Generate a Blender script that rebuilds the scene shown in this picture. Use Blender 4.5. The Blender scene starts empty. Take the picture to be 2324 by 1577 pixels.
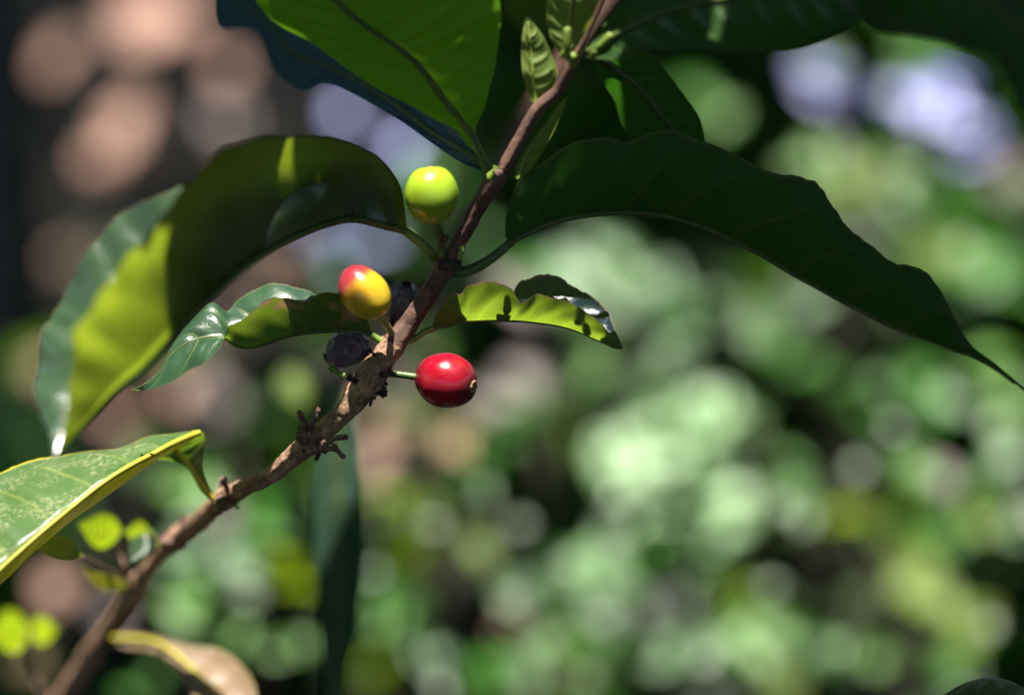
import bpy, math, random
from mathutils import Vector, Matrix, noise
R = math.radians
random.seed(7)
sc = bpy.context.scene
COL = sc.collection

# ------------------------------------------------------------------ camera
LENS, D0, PITCH, CAMH = 85.0, 567.0, 18.0, 1.35
cam_d = bpy.data.cameras.new("camera"); cam = bpy.data.objects.new("camera", cam_d); COL.objects.link(cam)
cam.location = (0, 0, CAMH); cam.rotation_euler = (R(90 - PITCH), 0, 0)
cam_d.lens = LENS; cam_d.sensor_width = 36; cam_d.clip_start = 0.01; cam_d.clip_end = 500
cam_d.dof.use_dof = True; cam_d.dof.focus_distance = D0 / 1000; cam_d.dof.aperture_fstop = 4.2
sc.camera = cam
CM = Matrix.Translation((0, 0, CAMH)) @ Matrix.Rotation(R(90 - PITCH), 4, 'X')
K = 36.0 / LENS / 2324.0
def P(x, y, z=0.0):
    d = (D0 + z) / 1000.0
    return CM @ Vector(((x - 1162) * K * d, -(y - 788.5) * K * d, -d))
def cdir(x, y, z):
    return (CM.to_3x3() @ Vector((x, y, z))).normalized()
SA = 22.0
SUN = cdir(-0.06, math.cos(R(SA)), math.sin(R(SA)))
HALF = (SUN + cdir(0, 0, 1)).normalized()
VIEW = cdir(0, 0, 1)

# ------------------------------------------------------------------ world + light
w = bpy.data.worlds.new("World"); sc.world = w; w.use_nodes = True
nt = w.node_tree; bg = nt.nodes["Background"]
sky = nt.nodes.new("ShaderNodeTexSky"); sky.sky_type = 'NISHITA'; sky.sun_disc = False
sky.sun_elevation = math.asin(max(-1, min(1, SUN.z))); sky.sun_rotation = math.atan2(SUN.x, SUN.y)
nt.links.new(sky.outputs[0], bg.inputs[0]); bg.inputs[1].default_value = 0.05
sl = bpy.data.lights.new("sun", 'SUN'); sl.energy = 5.0; sl.angle = R(0.5); sl.color = (1.0, 0.95, 0.87)
so = bpy.data.objects.new("sun", sl); COL.objects.link(so); so.location = (0, 0, 5)
so.rotation_euler = SUN.to_track_quat('Z', 'Y').to_euler()
sc.view_settings.view_transform = 'Standard'; sc.view_settings.look = 'None'
sc.view_settings.exposure = 1.6; sc.view_settings.gamma = 1.0
sc.cycles.use_denoising = True; sc.cycles.denoiser = 'OPENIMAGEDENOISE'
sc.cycles.max_bounces = 8; sc.cycles.transparent_max_bounces = 8
sc.cycles.sample_clamp_indirect = 6.0
sc.cycles.caustics_reflective = False; sc.cycles.caustics_refractive = False

# ------------------------------------------------------------------ object helpers
def link(o, parent=None):
    COL.objects.link(o)
    if parent is not None: o.parent = parent
    return o
def tag(o, label=None, cat=None, group=None, kind=None):
    if label: o["label"] = label
    if cat: o["category"] = cat
    if group: o["group"] = group
    if kind: o["kind"] = kind
    return o
def empty(name, loc=(0, 0, 0)):
    o = bpy.data.objects.new(name, None); o.location = loc; return link(o)
class MB:
    def __init__(s): s.v = []; s.f = []; s.uv = []; s.mi = []
    def add(s, vs, fs, uvs=None, mi=0):
        b = len(s.v); s.v += [tuple(p) for p in vs]
        for f in fs:
            s.f.append(tuple(b + i for i in f)); s.mi.append(mi)
            s.uv += [(uvs[i] if uvs else (0.5, 0.5)) for i in f]
    def build(s, name, mats, parent=None, smooth=True):
        me = bpy.data.meshes.new(name)
        off = parent.location.copy() if parent is not None else Vector((0, 0, 0))
        if parent is not None and parent.parent is not None: off = off + parent.parent.location
        me.from_pydata([(p[0] - off.x, p[1] - off.y, p[2] - off.z) for p in s.v], [], s.f)
        uvl = me.uv_layers.new(name="UVMap")
        flat = [c for uv in s.uv for c in uv]; uvl.data.foreach_set("uv", flat)
        if not isinstance(mats, (list, tuple)): mats = [mats]
        for m in mats: me.materials.append(m)
        me.polygons.foreach_set("material_index", s.mi)
        me.polygons.foreach_set("use_smooth", [smooth] * len(s.f))
        me.update()
        return link(bpy.data.objects.new(name, me), parent)
def cr(pts, t):
    n = len(pts) - 1; x = min(max(t, 0), 1) * n; i = min(int(x), n - 1); f = x - i
    p0 = pts[max(i - 1, 0)]; p1 = pts[i]; p2 = pts[i + 1]; p3 = pts[min(i + 2, n)]
    return tuple(0.5 * (2*b + (c - a)*f + (2*a - 5*b + 4*c - d)*f*f + (3*b - a - 3*c + d)*f*f*f)
                 for a, b, c, d in zip(p0, p1, p2, p3))
def nz(x, y=0.0, z=0.0): return noise.noise(Vector((x, y, z)))

def tube(mb, pts, radii, seg=12, steps=None, rough=0.0, rf=1.0, caps=True, seed=0.0, mi=0, ridges=0.0):
    """pts: world Vectors; radii metres; rough: relative bark relief"""
    n = steps or (len(pts) - 1) * 6
    cs = [Vector(cr([tuple(p) for p in pts], i / n)) for i in range(n + 1)]
    rs = [cr([(r,) for r in radii], i / n)[0] for i in range(n + 1)]
    vs, uv, fs = [], [], []
    up = None; ln = 0
    for i, c in enumerate(cs):
        t = (cs[min(i + 1, n)] - cs[max(i - 1, 0)]).normalized()
        if up is None: up = t.orthogonal().normalized()
        up = (up - t * up.dot(t)).normalized(); sd = t.cross(up)
        if i: ln += (c - cs[i - 1]).length
        for k in range(seg):
            a = 2 * math.pi * k / seg
            d = up * math.cos(a) + sd * math.sin(a)
            r = rs[i]
            if rough:
                q = c + d * r
                f1 = nz(q.x * rf * 300, q.y * rf * 300, q.z * rf * 300 + seed)
                f2 = nz(q.x * rf * 900, q.y * rf * 900, q.z * rf * 900 + seed)
                fr = nz(math.cos(a) * 2.2 + seed, math.sin(a) * 2.2, ln * 40)
                r *= 1 + rough * (f1 * 0.9 + f2 * 0.5) + ridges * fr
            vs.append(c + d * r); uv.append((i / n, k / seg))
    for i in range(n):
        for k in range(seg):
            k2 = (k + 1) % seg
            fs.append((i*seg + k, i*seg + k2, (i+1)*seg + k2, (i+1)*seg + k))
    if caps:
        fs.append(tuple(range(seg - 1, -1, -1))); fs.append(tuple(n*seg + k for k in range(seg)))
    mb.add(vs, fs, uv, mi)
    return cs

# ------------------------------------------------------------------ materials
def newmat(name):
    m = bpy.data.materials.new(name); m.use_nodes = True
    t = m.node_tree; t.nodes.clear(); return m, t
class N:
    def __init__(s, t): s.t = t
    def n(s, ty, **kw):
        q = s.t.nodes.new(ty)
        for k, v in kw.items(): setattr(q, k, v)
        return q
    def l(s, a, b): s.t.links.new(a, b)
    def val(s, sock, v):
        if hasattr(v, "is_linked") or isinstance(v, bpy.types.NodeSocket): s.l(v, sock)
        else: sock.default_value = v
    def m(s, op, a, b=0.0, c=None, clamp=False):
        q = s.n("ShaderNodeMath", operation=op); q.use_clamp = clamp
        s.val(q.inputs[0], a); s.val(q.inputs[1], b)
        if c is not None: s.val(q.inputs[2], c)
        return q.outputs[0]
    def mix(s, f, a, b):
        q = s.n("ShaderNodeMix", data_type='RGBA')
        s.val(q.inputs[0], f)
        for i, x in ((6, a), (7, b)):
            if isinstance(x, tuple): q.inputs[i].default_value = (*x, 1)
            else: s.l(x, q.inputs[i])
        return q.outputs[2]
    def noise(s, scale, detail=4, rough=0.55, vec=None, dist=0):
        q = s.n("ShaderNodeTexNoise"); q.inputs["Scale"].default_value = scale
        q.inputs["Detail"].default_value = detail; q.inputs["Roughness"].default_value = rough
        q.inputs["Distortion"].default_value = dist
        if vec is not None: s.l(vec, q.inputs["Vector"])
        return q.outputs[0]
    def ramp(s, x, lo, hi, a=0.0, b=1.0):
        q = s.n("ShaderNodeMapRange"); q.interpolation_type = 'SMOOTHSTEP'
        s.val(q.inputs[0], x); q.inputs[1].default_value = lo; q.inputs[2].default_value = hi
        q.inputs[3].default_value = a; q.inputs[4].default_value = b
        return q.outputs[0]
def principled(g, base, rough=0.5, spec=0.5, coat=0.0, coatr=0.1, sss=0.0, sssr=(1, .3, .2), ssss=0.003, normal=None, tint=None):
    q = g.n("ShaderNodeBsdfPrincipled")
    if isinstance(base, tuple): q.inputs["Base Color"].default_value = (*base, 1)
    else: g.l(base, q.inputs["Base Color"])
    g.val(q.inputs["Roughness"], rough); g.val(q.inputs["Specular IOR Level"], spec)
    q.inputs["Coat Weight"].default_value = coat; q.inputs["Coat Roughness"].default_value = coatr
    if sss:
        q.inputs["Subsurface Weight"].default_value = sss; q.inputs["Subsurface Radius"].default_value = sssr
        q.inputs["Subsurface Scale"].default_value = ssss
    if tint: q.inputs["Specular Tint"].default_value = (*tint, 1)
    if normal is not None: g.l(normal, q.inputs["Normal"])
    return q
def leafmat(name, top, top2, under, under2, trans, tf=0.4, rough=0.3, spec=0.5, nv=9, speck=None, edge=None,
            vein=(0.25, 0.32, 0.08), veinamt=0.35, blotch=None, bump=0.5, scale=160, tint=None, tvein=0.75, coat=0.0):
    m, t = newmat(name); g = N(t)
    out = g.n("ShaderNodeOutputMaterial")
    tc = g.n("ShaderNodeTexCoord"); sp = g.n("ShaderNodeSeparateXYZ"); g.l(tc.outputs["UV"], sp.inputs[0])
    u, v = sp.outputs[0], sp.outputs[1]
    geo = g.n("ShaderNodeNewGeometry"); pos = geo.outputs["Position"]
    n1 = g.noise(scale * 0.35, 5, 0.6, pos); n2 = g.noise(scale * 3, 4, 0.6, pos)
    a = g.m('MULTIPLY', g.m('ABSOLUTE', g.m('SUBTRACT', v, 0.5)), 2)
    wv = g.m('MULTIPLY', g.m('SUBTRACT', g.m('ADD', u, g.m('MULTIPLY', n1, 0.03)), g.m('MULTIPLY', g.m('POWER', a, 1.5), 0.13)), nv)
    fr = g.m('ABSOLUTE', g.m('SUBTRACT', g.m('FRACT', wv), 0.5))      # 0.5 at vein
    vm = g.ramp(fr, 0.44, 0.50); vb = g.ramp(fr, 0.18, 0.50)
    vm = g.m('MULTIPLY', vm, g.ramp(a, 0.95, 0.6))
    mm = g.ramp(a, 0.07, 0.02)
    veins = g.m('MAXIMUM', vm, mm)
    hb = g.m('ADD', g.m('MULTIPLY', g.m('MULTIPLY', vb, g.ramp(a, 1.0, 0.5)), -0.6), g.m('ADD', g.m('MULTIPLY', n1, 0.5), g.m('MULTIPLY', n2, 0.12)))
    bmp = g.n("ShaderNodeBump"); bmp.inputs["Strength"].default_value = bump; bmp.inputs["Distance"].default_value = 0.0012
    g.l(hb, bmp.inputs["Height"])
    nn = g.ramp(n1, 0.3, 0.7)
    ctop = g.mix(nn, top, top2); cun = g.mix(nn, under, under2)
    ctop = g.mix(g.m('MULTIPLY', veins, veinamt), ctop, vein); cun = g.mix(g.m('MULTIPLY', veins, veinamt), cun, vein)
    ctr = g.mix(g.m('MULTIPLY', vm, 0.5), trans, tuple(c * tvein for c in trans))
    ctr = g.mix(g.m('MULTIPLY', g.ramp(n1, 0.35, 0.75), 0.45), ctr, tuple(c * 0.45 for c in trans))
    rr = rough
    if speck:
        ns = g.noise(scale * 5, 3, 0.7, pos); ns2 = g.noise(scale * 0.6, 3, 0.6, pos)
        sm = g.m('MULTIPLY', g.m('MULTIPLY', g.ramp(ns, 0.40, 0.75), g.ramp(ns2, 0.40, 0.62)), 0.65)
        ctop = g.mix(sm, ctop, speck); cun = g.mix(g.m('MULTIPLY', sm, 0.4), cun, speck)
    if blotch:
        bc, lo, hi, bs = blotch
        nb = g.noise(bs, 3, 0.6, pos); bm_ = g.ramp(nb, lo, hi)
        ctop = g.mix(bm_, ctop, bc); cun = g.mix(bm_, cun, bc); ctr = g.mix(bm_, ctr, bc)
    if edge:
        em = g.m('MULTIPLY', g.ramp(a, 0.955, 0.985), g.ramp(n2, 0.3, 0.6, 0.4, 1.0))
        ctop = g.mix(em, ctop, edge); cun = g.mix(em, cun, edge); ctr = g.mix(em, ctr, edge)
    p1 = principled(g, ctop, rr, spec, normal=bmp.outputs[0], tint=tint, coat=coat, coatr=0.22)
    p2 = principled(g, cun, min(1, rough + 0.25), spec * 0.6, normal=bmp.outputs[0])
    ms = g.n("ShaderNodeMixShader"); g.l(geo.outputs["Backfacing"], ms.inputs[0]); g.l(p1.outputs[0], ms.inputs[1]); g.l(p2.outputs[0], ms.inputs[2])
    tr = g.n("ShaderNodeBsdfTranslucent"); g.l(ctr, tr.inputs[0])
    m2 = g.n("ShaderNodeMixShader"); m2.inputs[0].default_value = tf; g.l(ms.outputs[0], m2.inputs[1]); g.l(tr.outputs[0], m2.inputs[2])
    g.l(m2.outputs[0], out.inputs[0]); return m
def barkmat(name, c1, c2, c3, scale=400, rough=0.75, bump=0.6, green=None):
    m, t = newmat(name); g = N(t); out = g.n("ShaderNodeOutputMaterial")
    geo = g.n("ShaderNodeNewGeometry"); pos = geo.outputs["Position"]
    n1 = g.noise(scale * 0.5, 5, 0.6, pos, 0.5); n2 = g.noise(scale * 3, 5, 0.7, pos, 0.3)
    tc = g.n("ShaderNodeTexCoord"); mp = g.n("ShaderNodeMapping"); g.l(tc.outputs["UV"], mp.inputs[0]); mp.inputs["Scale"].default_value = (60, 9, 1)
    n3 = g.noise(3, 6, 0.65, mp.outputs[0], 0.6)
    c = g.mix(g.ramp(n1, 0.35, 0.65), c1, c2); c = g.mix(g.m('MULTIPLY', g.ramp(n2, 0.52, 0.68), 0.8), c, c3)
    c = g.mix(g.m('MULTIPLY', g.ramp(n3, 0.55, 0.7), 0.7), c, tuple(x * 0.35 for x in c2))
    b = g.n("ShaderNodeBump"); b.inputs["Strength"].default_value = bump; b.inputs["Distance"].default_value = 0.0010
    g.l(g.m('ADD', g.m('MULTIPLY', n2, 0.5), g.m('MULTIPLY', n3, 0.8)), b.inputs["Height"])
    p = principled(g, c, rough, 0.35, normal=b.outputs[0]); g.l(p.outputs[0], out.inputs[0]); return m
def simplemat(name, c1, c2, rough=0.6, spec=0.4, scale=300, bump=0.3, trans=0, sss=0):
    m, t = newmat(name); g = N(t); out = g.n("ShaderNodeOutputMaterial")
    geo = g.n("ShaderNodeNewGeometry"); pos = geo.outputs["Position"]
    n1 = g.noise(scale, 5, 0.6, pos)
    c = g.mix(g.ramp(n1, 0.35, 0.65), c1, c2)
    b = g.n("ShaderNodeBump"); b.inputs["Strength"].default_value = bump; b.inputs["Distance"].default_value = 0.0006
    g.l(n1, b.inputs["Height"])
    p = principled(g, c, rough, spec, normal=b.outputs[0], sss=sss, sssr=(0.6, 1, 0.2), ssss=0.002)
    o = p.outputs[0]
    if trans:
        tr = g.n("ShaderNodeBsdfTranslucent"); tr.inputs[0].default_value = (*c2, 1)
        ms = g.n("ShaderNodeMixShader"); ms.inputs[0].default_value = trans; g.l(o, ms.inputs[1]); g.l(tr.outputs[0], ms.inputs[2]); o = ms.outputs[0]
    g.l(o, out.inputs[0]); return m
def cherrymat(name, grad, rough=0.16, spec=0.5, coat=0.5, patches=None, sss=0.10, sssr=(1, .3, .15), bump=0.05, spots=None, bscale=300):
    """grad: list of (pos, colour) along the fruit's own axis (object Z, -1..1)"""
    m, t = newmat(name); g = N(t); out = g.n("ShaderNodeOutputMaterial")
    tc = g.n("ShaderNodeTexCoord"); gen = tc.outputs["Generated"]
    sp = g.n("ShaderNodeSeparateXYZ"); g.l(tc.outputs["UV"], sp.inputs[0])
    n1 = g.noise(3.0, 4, 0.6, gen); n2 = g.noise(14, 5, 0.65, gen); n3 = g.noise(bscale * .1, 4, 0.6, gen)
    cx = g.n("ShaderNodeValToRGB"); el = cx.color_ramp.elements
    el[0].position = grad[0][0]; el[0].color = (*grad[0][1], 1); el[1].position = grad[-1][0]; el[1].color = (*grad[-1][1], 1)
    for p_, c_ in grad[1:-1]:
        e = el.new(p_); e.color = (*c_, 1)
    g.l(g.m('ADD', sp.outputs[1], g.m('MULTIPLY', g.m('SUBTRACT', n1, 0.5), 0.35)), cx.inputs[0])
    c = cx.outputs[0]
    if patches:
        pc, lo, hi = patches; c = g.mix(g.ramp(n2, lo, hi), c, pc)
    if spots:
        vor = g.n("ShaderNodeTexVoronoi"); g.l(gen, vor.inputs["Vector"]); vor.inputs["Scale"].default_value = 13
        sm = g.m('MULTIPLY', g.ramp(vor.outputs["Distance"], 0.13, 0.06), g.ramp(n1, 0.45, 0.6)); c = g.mix(sm, c, spots)
    nd = g.noise(55, 3, 0.7, gen); nd2 = g.noise(5, 3, 0.6, gen); dm = g.m('MULTIPLY', g.m('MULTIPLY', g.ramp(nd, 0.60, 0.68), g.ramp(nd2, 0.45, 0.6)), 0.4); c = g.mix(dm, c, (0.42, 0.36, 0.28))
    b = g.n("ShaderNodeBump"); b.inputs["Strength"].default_value = bump; b.inputs["Distance"].default_value = 0.0012
    g.l(g.m('ADD', n2, g.m('MULTIPLY', n3, 0.4)), b.inputs["Height"])
    p = principled(g, c, g.m('ADD', rough, g.m('MULTIPLY', n2, 0.14)), spec, coat=coat * 0.9, coatr=0.26, normal=b.outputs[0], sss=sss, sssr=sssr, ssss=0.003)
    g.l(p.outputs[0], out.inputs[0]); return m

M = {}
G1, G2 = (0.020, 0.055, 0.014), (0.035, 0.085, 0.018)
U1, U2 = (0.045, 0.085, 0.022), (0.065, 0.115, 0.028)
TR = (0.20, 0.34, 0.018)
M['leaf'] = leafmat('mature_leaf', G1, G2, U1, U2, TR, 0.42, 0.22, 0.7, veinamt=0.12, edge=(0.22, 0.24, 0.05), tint=(0.8, 0.9, 1.0))
M['leaf_big'] = leafmat('broad_leaf', (0.035,0.075,0.04), (0.05,0.10,0.05), (0.008, 0.02, 0.006), (0.014, 0.03, 0.008), (0.40, 0.53, 0.03), 0.37, 0.30, 1.0, nv=11, coat=0.6, tvein=0.6, veinamt=0.12, edge=(0.07, 0.09, 0.04))
M['leaf_dark'] = leafmat('painted_shade_leaf', G1, G2, (0.016, 0.048, 0.010), (0.022, 0.062, 0.013), (0.06, 0.24, 0.010), 0.35, 0.35, 0.6, nv=11, tvein=0.35, veinamt=0.25, edge=(0.10, 0.13, 0.04))  # shaded copy of the mature leaf: shade put into a darker underside
M['leaf_hang'] = leafmat('dull_leaf', (0.02, 0.05, 0.03), (0.03, 0.07, 0.04), (0.025, 0.06, 0.035), (0.035, 0.075, 0.045), (0.05, 0.16, 0.03), 0.2, 0.6, 0.3, nv=9, veinamt=0.3)
M['leaf_glow_paint'] = leafmat('painted_glow_leaf', G1, G2, (0.13, 0.34, 0.006), (0.17, 0.40, 0.008), (0.20, 0.45, 0.01), 0.3, 0.35, 0.5, nv=12, veinamt=0.25, vein=(0.04,0.09,0.01))  # underside colour raised to imitate light shining through
M['leaf_sky_sheen'] = leafmat('painted_sheen_leaf', (0.035, 0.08, 0.13), (0.05, 0.11, 0.17), U1, U2, (0.05, 0.15, 0.02), 0.2, 0.55, 0.35, nv=9, veinamt=0.1)  # blue sky sheen painted into the top colours
M['leaf_small'] = leafmat('small_leaf', (0.016, 0.032, 0.055), (0.022, 0.05, 0.06), (0.07, 0.13, 0.03), (0.09, 0.16, 0.035), (0.34, 0.50, 0.03), 0.45, 0.25, 0.8, nv=7, coat=0.5, edge=(0.5, 0.33, 0.16), scale=260, tvein=1.5)  # bluish top colours stand for reflected sky
M['leaf_worn'] = leafmat('worn_leaf', (0.02, 0.06, 0.03), (0.04, 0.10, 0.045), (0.045, 0.085, 0.02), (0.06, 0.11, 0.025), (0.20, 0.30, 0.02), 0.35, 0.28, 0.7, nv=7, coat=0.4, edge=(0.12, 0.13, 0.06), scale=260, blotch=((0.35, 0.2, 0.1), 0.62, 0.68, 55))
M['leaf_pale'] = leafmat('dusty_leaf', (0.06, 0.13, 0.035), (0.09, 0.17, 0.05), (0.07, 0.11, 0.02), (0.1, 0.13, 0.02), (0.5, 0.5, 0.03), 0.35, 0.35, 0.5, nv=8, speck=(0.42, 0.42, 0.24), edge=(0.6, 0.5, 0.03), vein=(0.3, 0.34, 0.08), veinamt=0.35)
M['leaf_young'] = leafmat('young_leaf', (0.08, 0.16, 0.03), (0.12, 0.2, 0.035), (0.10, 0.16, 0.03), (0.14, 0.2, 0.04), (0.35, 0.45, 0.04), 0.35, 0.35, 0.5, nv=8, scale=300, edge=(0.3, 0.35, 0.08))
M['leaf_lime'] = leafmat('lime_leaf', (0.38, 0.54, 0.008), (0.44, 0.58, 0.008), (0.36, 0.52, 0.008), (0.42, 0.56, 0.008), (0.80, 0.95, 0.02), 0.5, 0.45, 0.3, nv=7, veinamt=0.1)
M['leaf_dead'] = leafmat('dying_leaf', (0.16, 0.10, 0.05), (0.28, 0.19, 0.12), (0.1, 0.1, 0.03), (0.14, 0.13, 0.03), (0.4, 0.35, 0.04), 0.3, 0.4, 0.6, nv=7, speck=(0.5, 0.42, 0.36), edge=(0.2, 0.2, 0.05))
M['petiole'] = simplemat('petiole_green', (0.10, 0.17, 0.02), (0.2, 0.26, 0.04), 0.4, 0.5, 250, 0.2, sss=0.3)
M['petiole_dark'] = simplemat('petiole_dark_green', (0.04, 0.09, 0.02), (0.08, 0.13, 0.03), 0.4, 0.5, 250, 0.2)
M['midrib'] = simplemat('midrib', (0.05, 0.08, 0.02), (0.08, 0.11, 0.025), 0.5, 0.4, 250, 0.2)
M['midrib_yellow'] = simplemat('midrib_yellow', (0.3, 0.3, 0.02), (0.4, 0.36, 0.03), 0.5, 0.4, 250, 0.2)
M['bark'] = barkmat('twig_bark', (0.42, 0.25, 0.15), (0.20, 0.11, 0.065), (0.55, 0.42, 0.31))
M['bark_up'] = barkmat('young_twig_bark', (0.16, 0.08, 0.055), (0.085, 0.042, 0.032), (0.26, 0.16, 0.11), rough=0.5, bump=0.6)
M['bark_dark'] = barkmat('knot_bark', (0.12, 0.09, 0.075), (0.04, 0.032, 0.032), (0.28, 0.22, 0.17), bump=1.0)
M['stub'] = barkmat('stub_bark', (0.30, 0.18, 0.14), (0.16, 0.09, 0.075), (0.42, 0.3, 0.24), bump=0.8, scale=700)
M['red'] = cherrymat('ripe_skin', [(0, (0.10, 0.003, 0.010)), (0.35, (0.30, 0.001, 0.014)), (0.8, (0.27, 0.001, 0.012)), (1, (0.10, 0.006, 0.008))], patches=((0.20, 0.008, 0.012), 0.6, 0.7), spots=(0.15, 0.02, 0.015))
M['yellow'] = cherrymat('turning_skin', [(0.0, (0.26, 0.010, 0.03)), (0.25, (0.30, 0.03, 0.03)), (0.40, (0.60, 0.30, 0.014)), (0.95, (0.50, 0.40, 0.012))], patches=((0.5, 0.15, 0.012), 0.60, 0.8), rough=0.22, coat=0.35, spots=(0.25, 0.1, 0.03))
M['green'] = cherrymat('unripe_skin', [(0, (0.20, 0.32, 0.012)), (1, (0.30, 0.45, 0.02))], sssr=(0.6, 1, 0.1), coat=0.4, rough=0.2, spots=(0.12, 0.16, 0.01))
M['black'] = cherrymat('dried_skin', [(0, (0.06, 0.046, 0.13)), (1, (0.09, 0.062, 0.15))], rough=0.25, coat=0.9, sss=0, bump=0.9, patches=((0.10, 0.06, 0.09), 0.5, 0.65), spec=0.5)
M['scar'] = simplemat('fruit_scar', (0.45, 0.30, 0.15), (0.16, 0.08, 0.04), 0.7, 0.3, 1500, 0.8)

# ------------------------------------------------------------------ leaves
def leaf(stations, mat, parent, kN=0.7, kF=0.6, fh=0.8, nu=110, nv=12, bulge=0.10, wave=0.03, wf=9, jag=0.012, seed=1.0,
         label=None, rib=(1.0, 0.3), ribmat=None, petiole=None, petr=(1.0, 1.0), petmat=None, flip=None, quilt=0.012, zM=None, name='leaf', ribend=0.97, bulgeN=None, bexp=1.0, waveF=None):
    """stations: (Mx,My,Mz, Nx,Ny[,Nz] , Fx,Fy[,Fz]) in picture coordinates; z in mm from the focal plane"""
    cols = []
    for si, s in enumerate(stations):
        Mp = s[0]; Np = s[1] if len(s) > 1 else None; Fp = s[2] if len(s) > 2 else None
        h = math.hypot(Np[0] - Mp[0], Np[1] - Mp[1]) * 0.1033
        Nn = (Np[0], Np[1], Np[2] if len(Np) > 2 else Mp[2] - (kN(si) if callable(kN) else kN) * h)
        if Fp is None: Fp = (Mp[0] + (Np[0]-Mp[0]) * fh, Mp[1] + (Np[1]-Mp[1]) * fh)
        h2 = math.hypot(Fp[0] - Mp[0], Fp[1] - Mp[1]) * 0.1033
        Fn = (Fp[0], Fp[1], Fp[2] if len(Fp) > 2 else Mp[2] + kF * h2)
        cols.append(tuple(P(*Mp)) + tuple(P(*Nn)) + tuple(P(*Fn)))
    rows = [cr(cols, i / nu) for i in range(nu + 1)]
    Ms = [Vector(r[0:3]) for r in rows]; Ns = [Vector(r[3:6]) for r in rows]; Fs = [Vector(r[6:9]) for r in rows]
    vs, uv = [], []
    for i in range(nu + 1):
        u = i / nu; m_, n_, f_ = Ms[i], Ns[i], Fs[i]
        t = (Ms[min(i+1, nu)] - Ms[max(i-1, 0)]).normalized()
        for j in range(2 * nv + 1):
            a = (j - nv) / nv; e = n_ if a < 0 else f_; b = abs(a)
            d = e - m_; L = d.length
            nrm = t.cross(d); nrm = nrm.normalized() if nrm.length > 1e-9 else Vector((0, 0, 1))
            if a > 0: nrm = -nrm
            jg = 1 + jag * nz(u * 55, seed, a) * (b ** 6) + jag * 0.6 * nz(u * 140, seed + 4, 0) * (b ** 8)
            p = m_ + d * b * jg
            p += nrm * L * ((bulgeN if bulgeN is not None and a < 0 else bulge) * math.sin(math.pi * (b ** bexp if a < 0 else b)) + (waveF if waveF is not None and a > 0 else wave) * b * b * nz(u * wf, seed * 3.1, 2.0 if a < 0 else 7.0) * 2
                            + quilt * math.sin(2 * math.pi * 9 * (u - 0.13 * b ** 1.5)) * math.sin(math.pi * min(1, b * 1.05)) )
            vs.append(p); uv.append((u, 0.5 + a * 0.5))
    W = 2 * nv + 1
    fs = [(i*W + j, i*W + j + 1, (i+1)*W + j + 1, (i+1)*W + j) for i in range(nu) for j in range(W - 1)]
    # adaxial side (front face) looks up
    acc = Vector((0, 0, 0))
    for (a, b, c, d) in fs[::7]: acc += (vs[c] - vs[a]).cross(vs[d] - vs[b])
    up = acc.dot(cdir(0, 1, 0)) > 0
    if flip: up = not up
    if not up: fs = [tuple(reversed(f)) for f in fs]
    mb = MB(); mb.add(vs, fs, uv)
    o = mb.build(name, mat, parent)
    if label: o["label"] = label
    if rib:
        r0, r1 = rib; k = [i for i in range(0, int(nu * ribend), 4)]
        mr = MB(); tube(mr, [Ms[i] for i in k], [(r0 + (r1 - r0) * i / nu) * 0.001 * (0.5 if 0 else 1) for i in k], 8, len(k) * 2)
        mr.build('midrib', ribmat or M['midrib'], o)
    if petiole:
        mp = MB(); pts = [P(*q) for q in petiole] + [Ms[2]]
        rr = [ (petr[0] + (petr[1] - petr[0]) * i / (len(pts) - 1)) * 0.001 for i in range(len(pts))]
        tube(mp, pts, rr, 12, len(pts) * 6, rough=0.04)
        mp.build('petiole', petmat or M['petiole'], o)
    return o
def zs(st, z0, z1):
    """fills the midrib depth linearly from z0 to z1 along the stations"""
    n = len(st) - 1
    return [((s[0][0], s[0][1], z0 + (z1 - z0) * i / n),) + tuple(s[1:]) for i, s in enumerate(st)]

branch = empty('coffee_branch', P(105, 1640, 95))
tag(branch, 'sharp brown coffee branch carrying red, green, yellow and black cherries and arching dark leaves', 'coffee branch')

# --- the two big arching leaves
stA = [((1160,547),(1146,538)), ((1185,535),(1150,480)), ((1215,520),(1175,415)), ((1260,503),(1220,375)), ((1310,491),(1307,318)),
       ((1374,484),(1374,310)), ((1420,483),(1419,324)), ((1475,485),(1475,301)), ((1530,495),(1530,296)), ((1590,513),(1608,326)),
       ((1650,540),(1670,349)), ((1730,580),(1753,388)), ((1800,622),(1837,410)), ((1850,650),(1882,455)), ((1900,678),(1921,510)),
       ((1960,708),(1976,555)), ((2020,738),(2026,594)), ((2080,764),(2088,611)), ((2125,781),(2132,655)), ((2170,797),(2171,728)),
       ((2206,808),(2205,783)), ((2260,838),(2262,828)), ((2324,889),(2326,884)), ((2370,930),(2372,928))]
leaf(zs(stA, 1, 26), M['leaf_dark'], branch, kN=0.75, kF=0.9, fh=0.82, wave=0.04, wf=14, jag=0.03, seed=2.3, nu=170, quilt=0.006,
     label='long dark green leaf arching to the right with a wavy upper edge',
     petiole=[(1022,612,0), (1050,617,0), (1088,603,-1), (1130,575,-2)], petr=(1.5, 1.0), rib=(0.95, 0.3), petmat=M['petiole_dark'])
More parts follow.
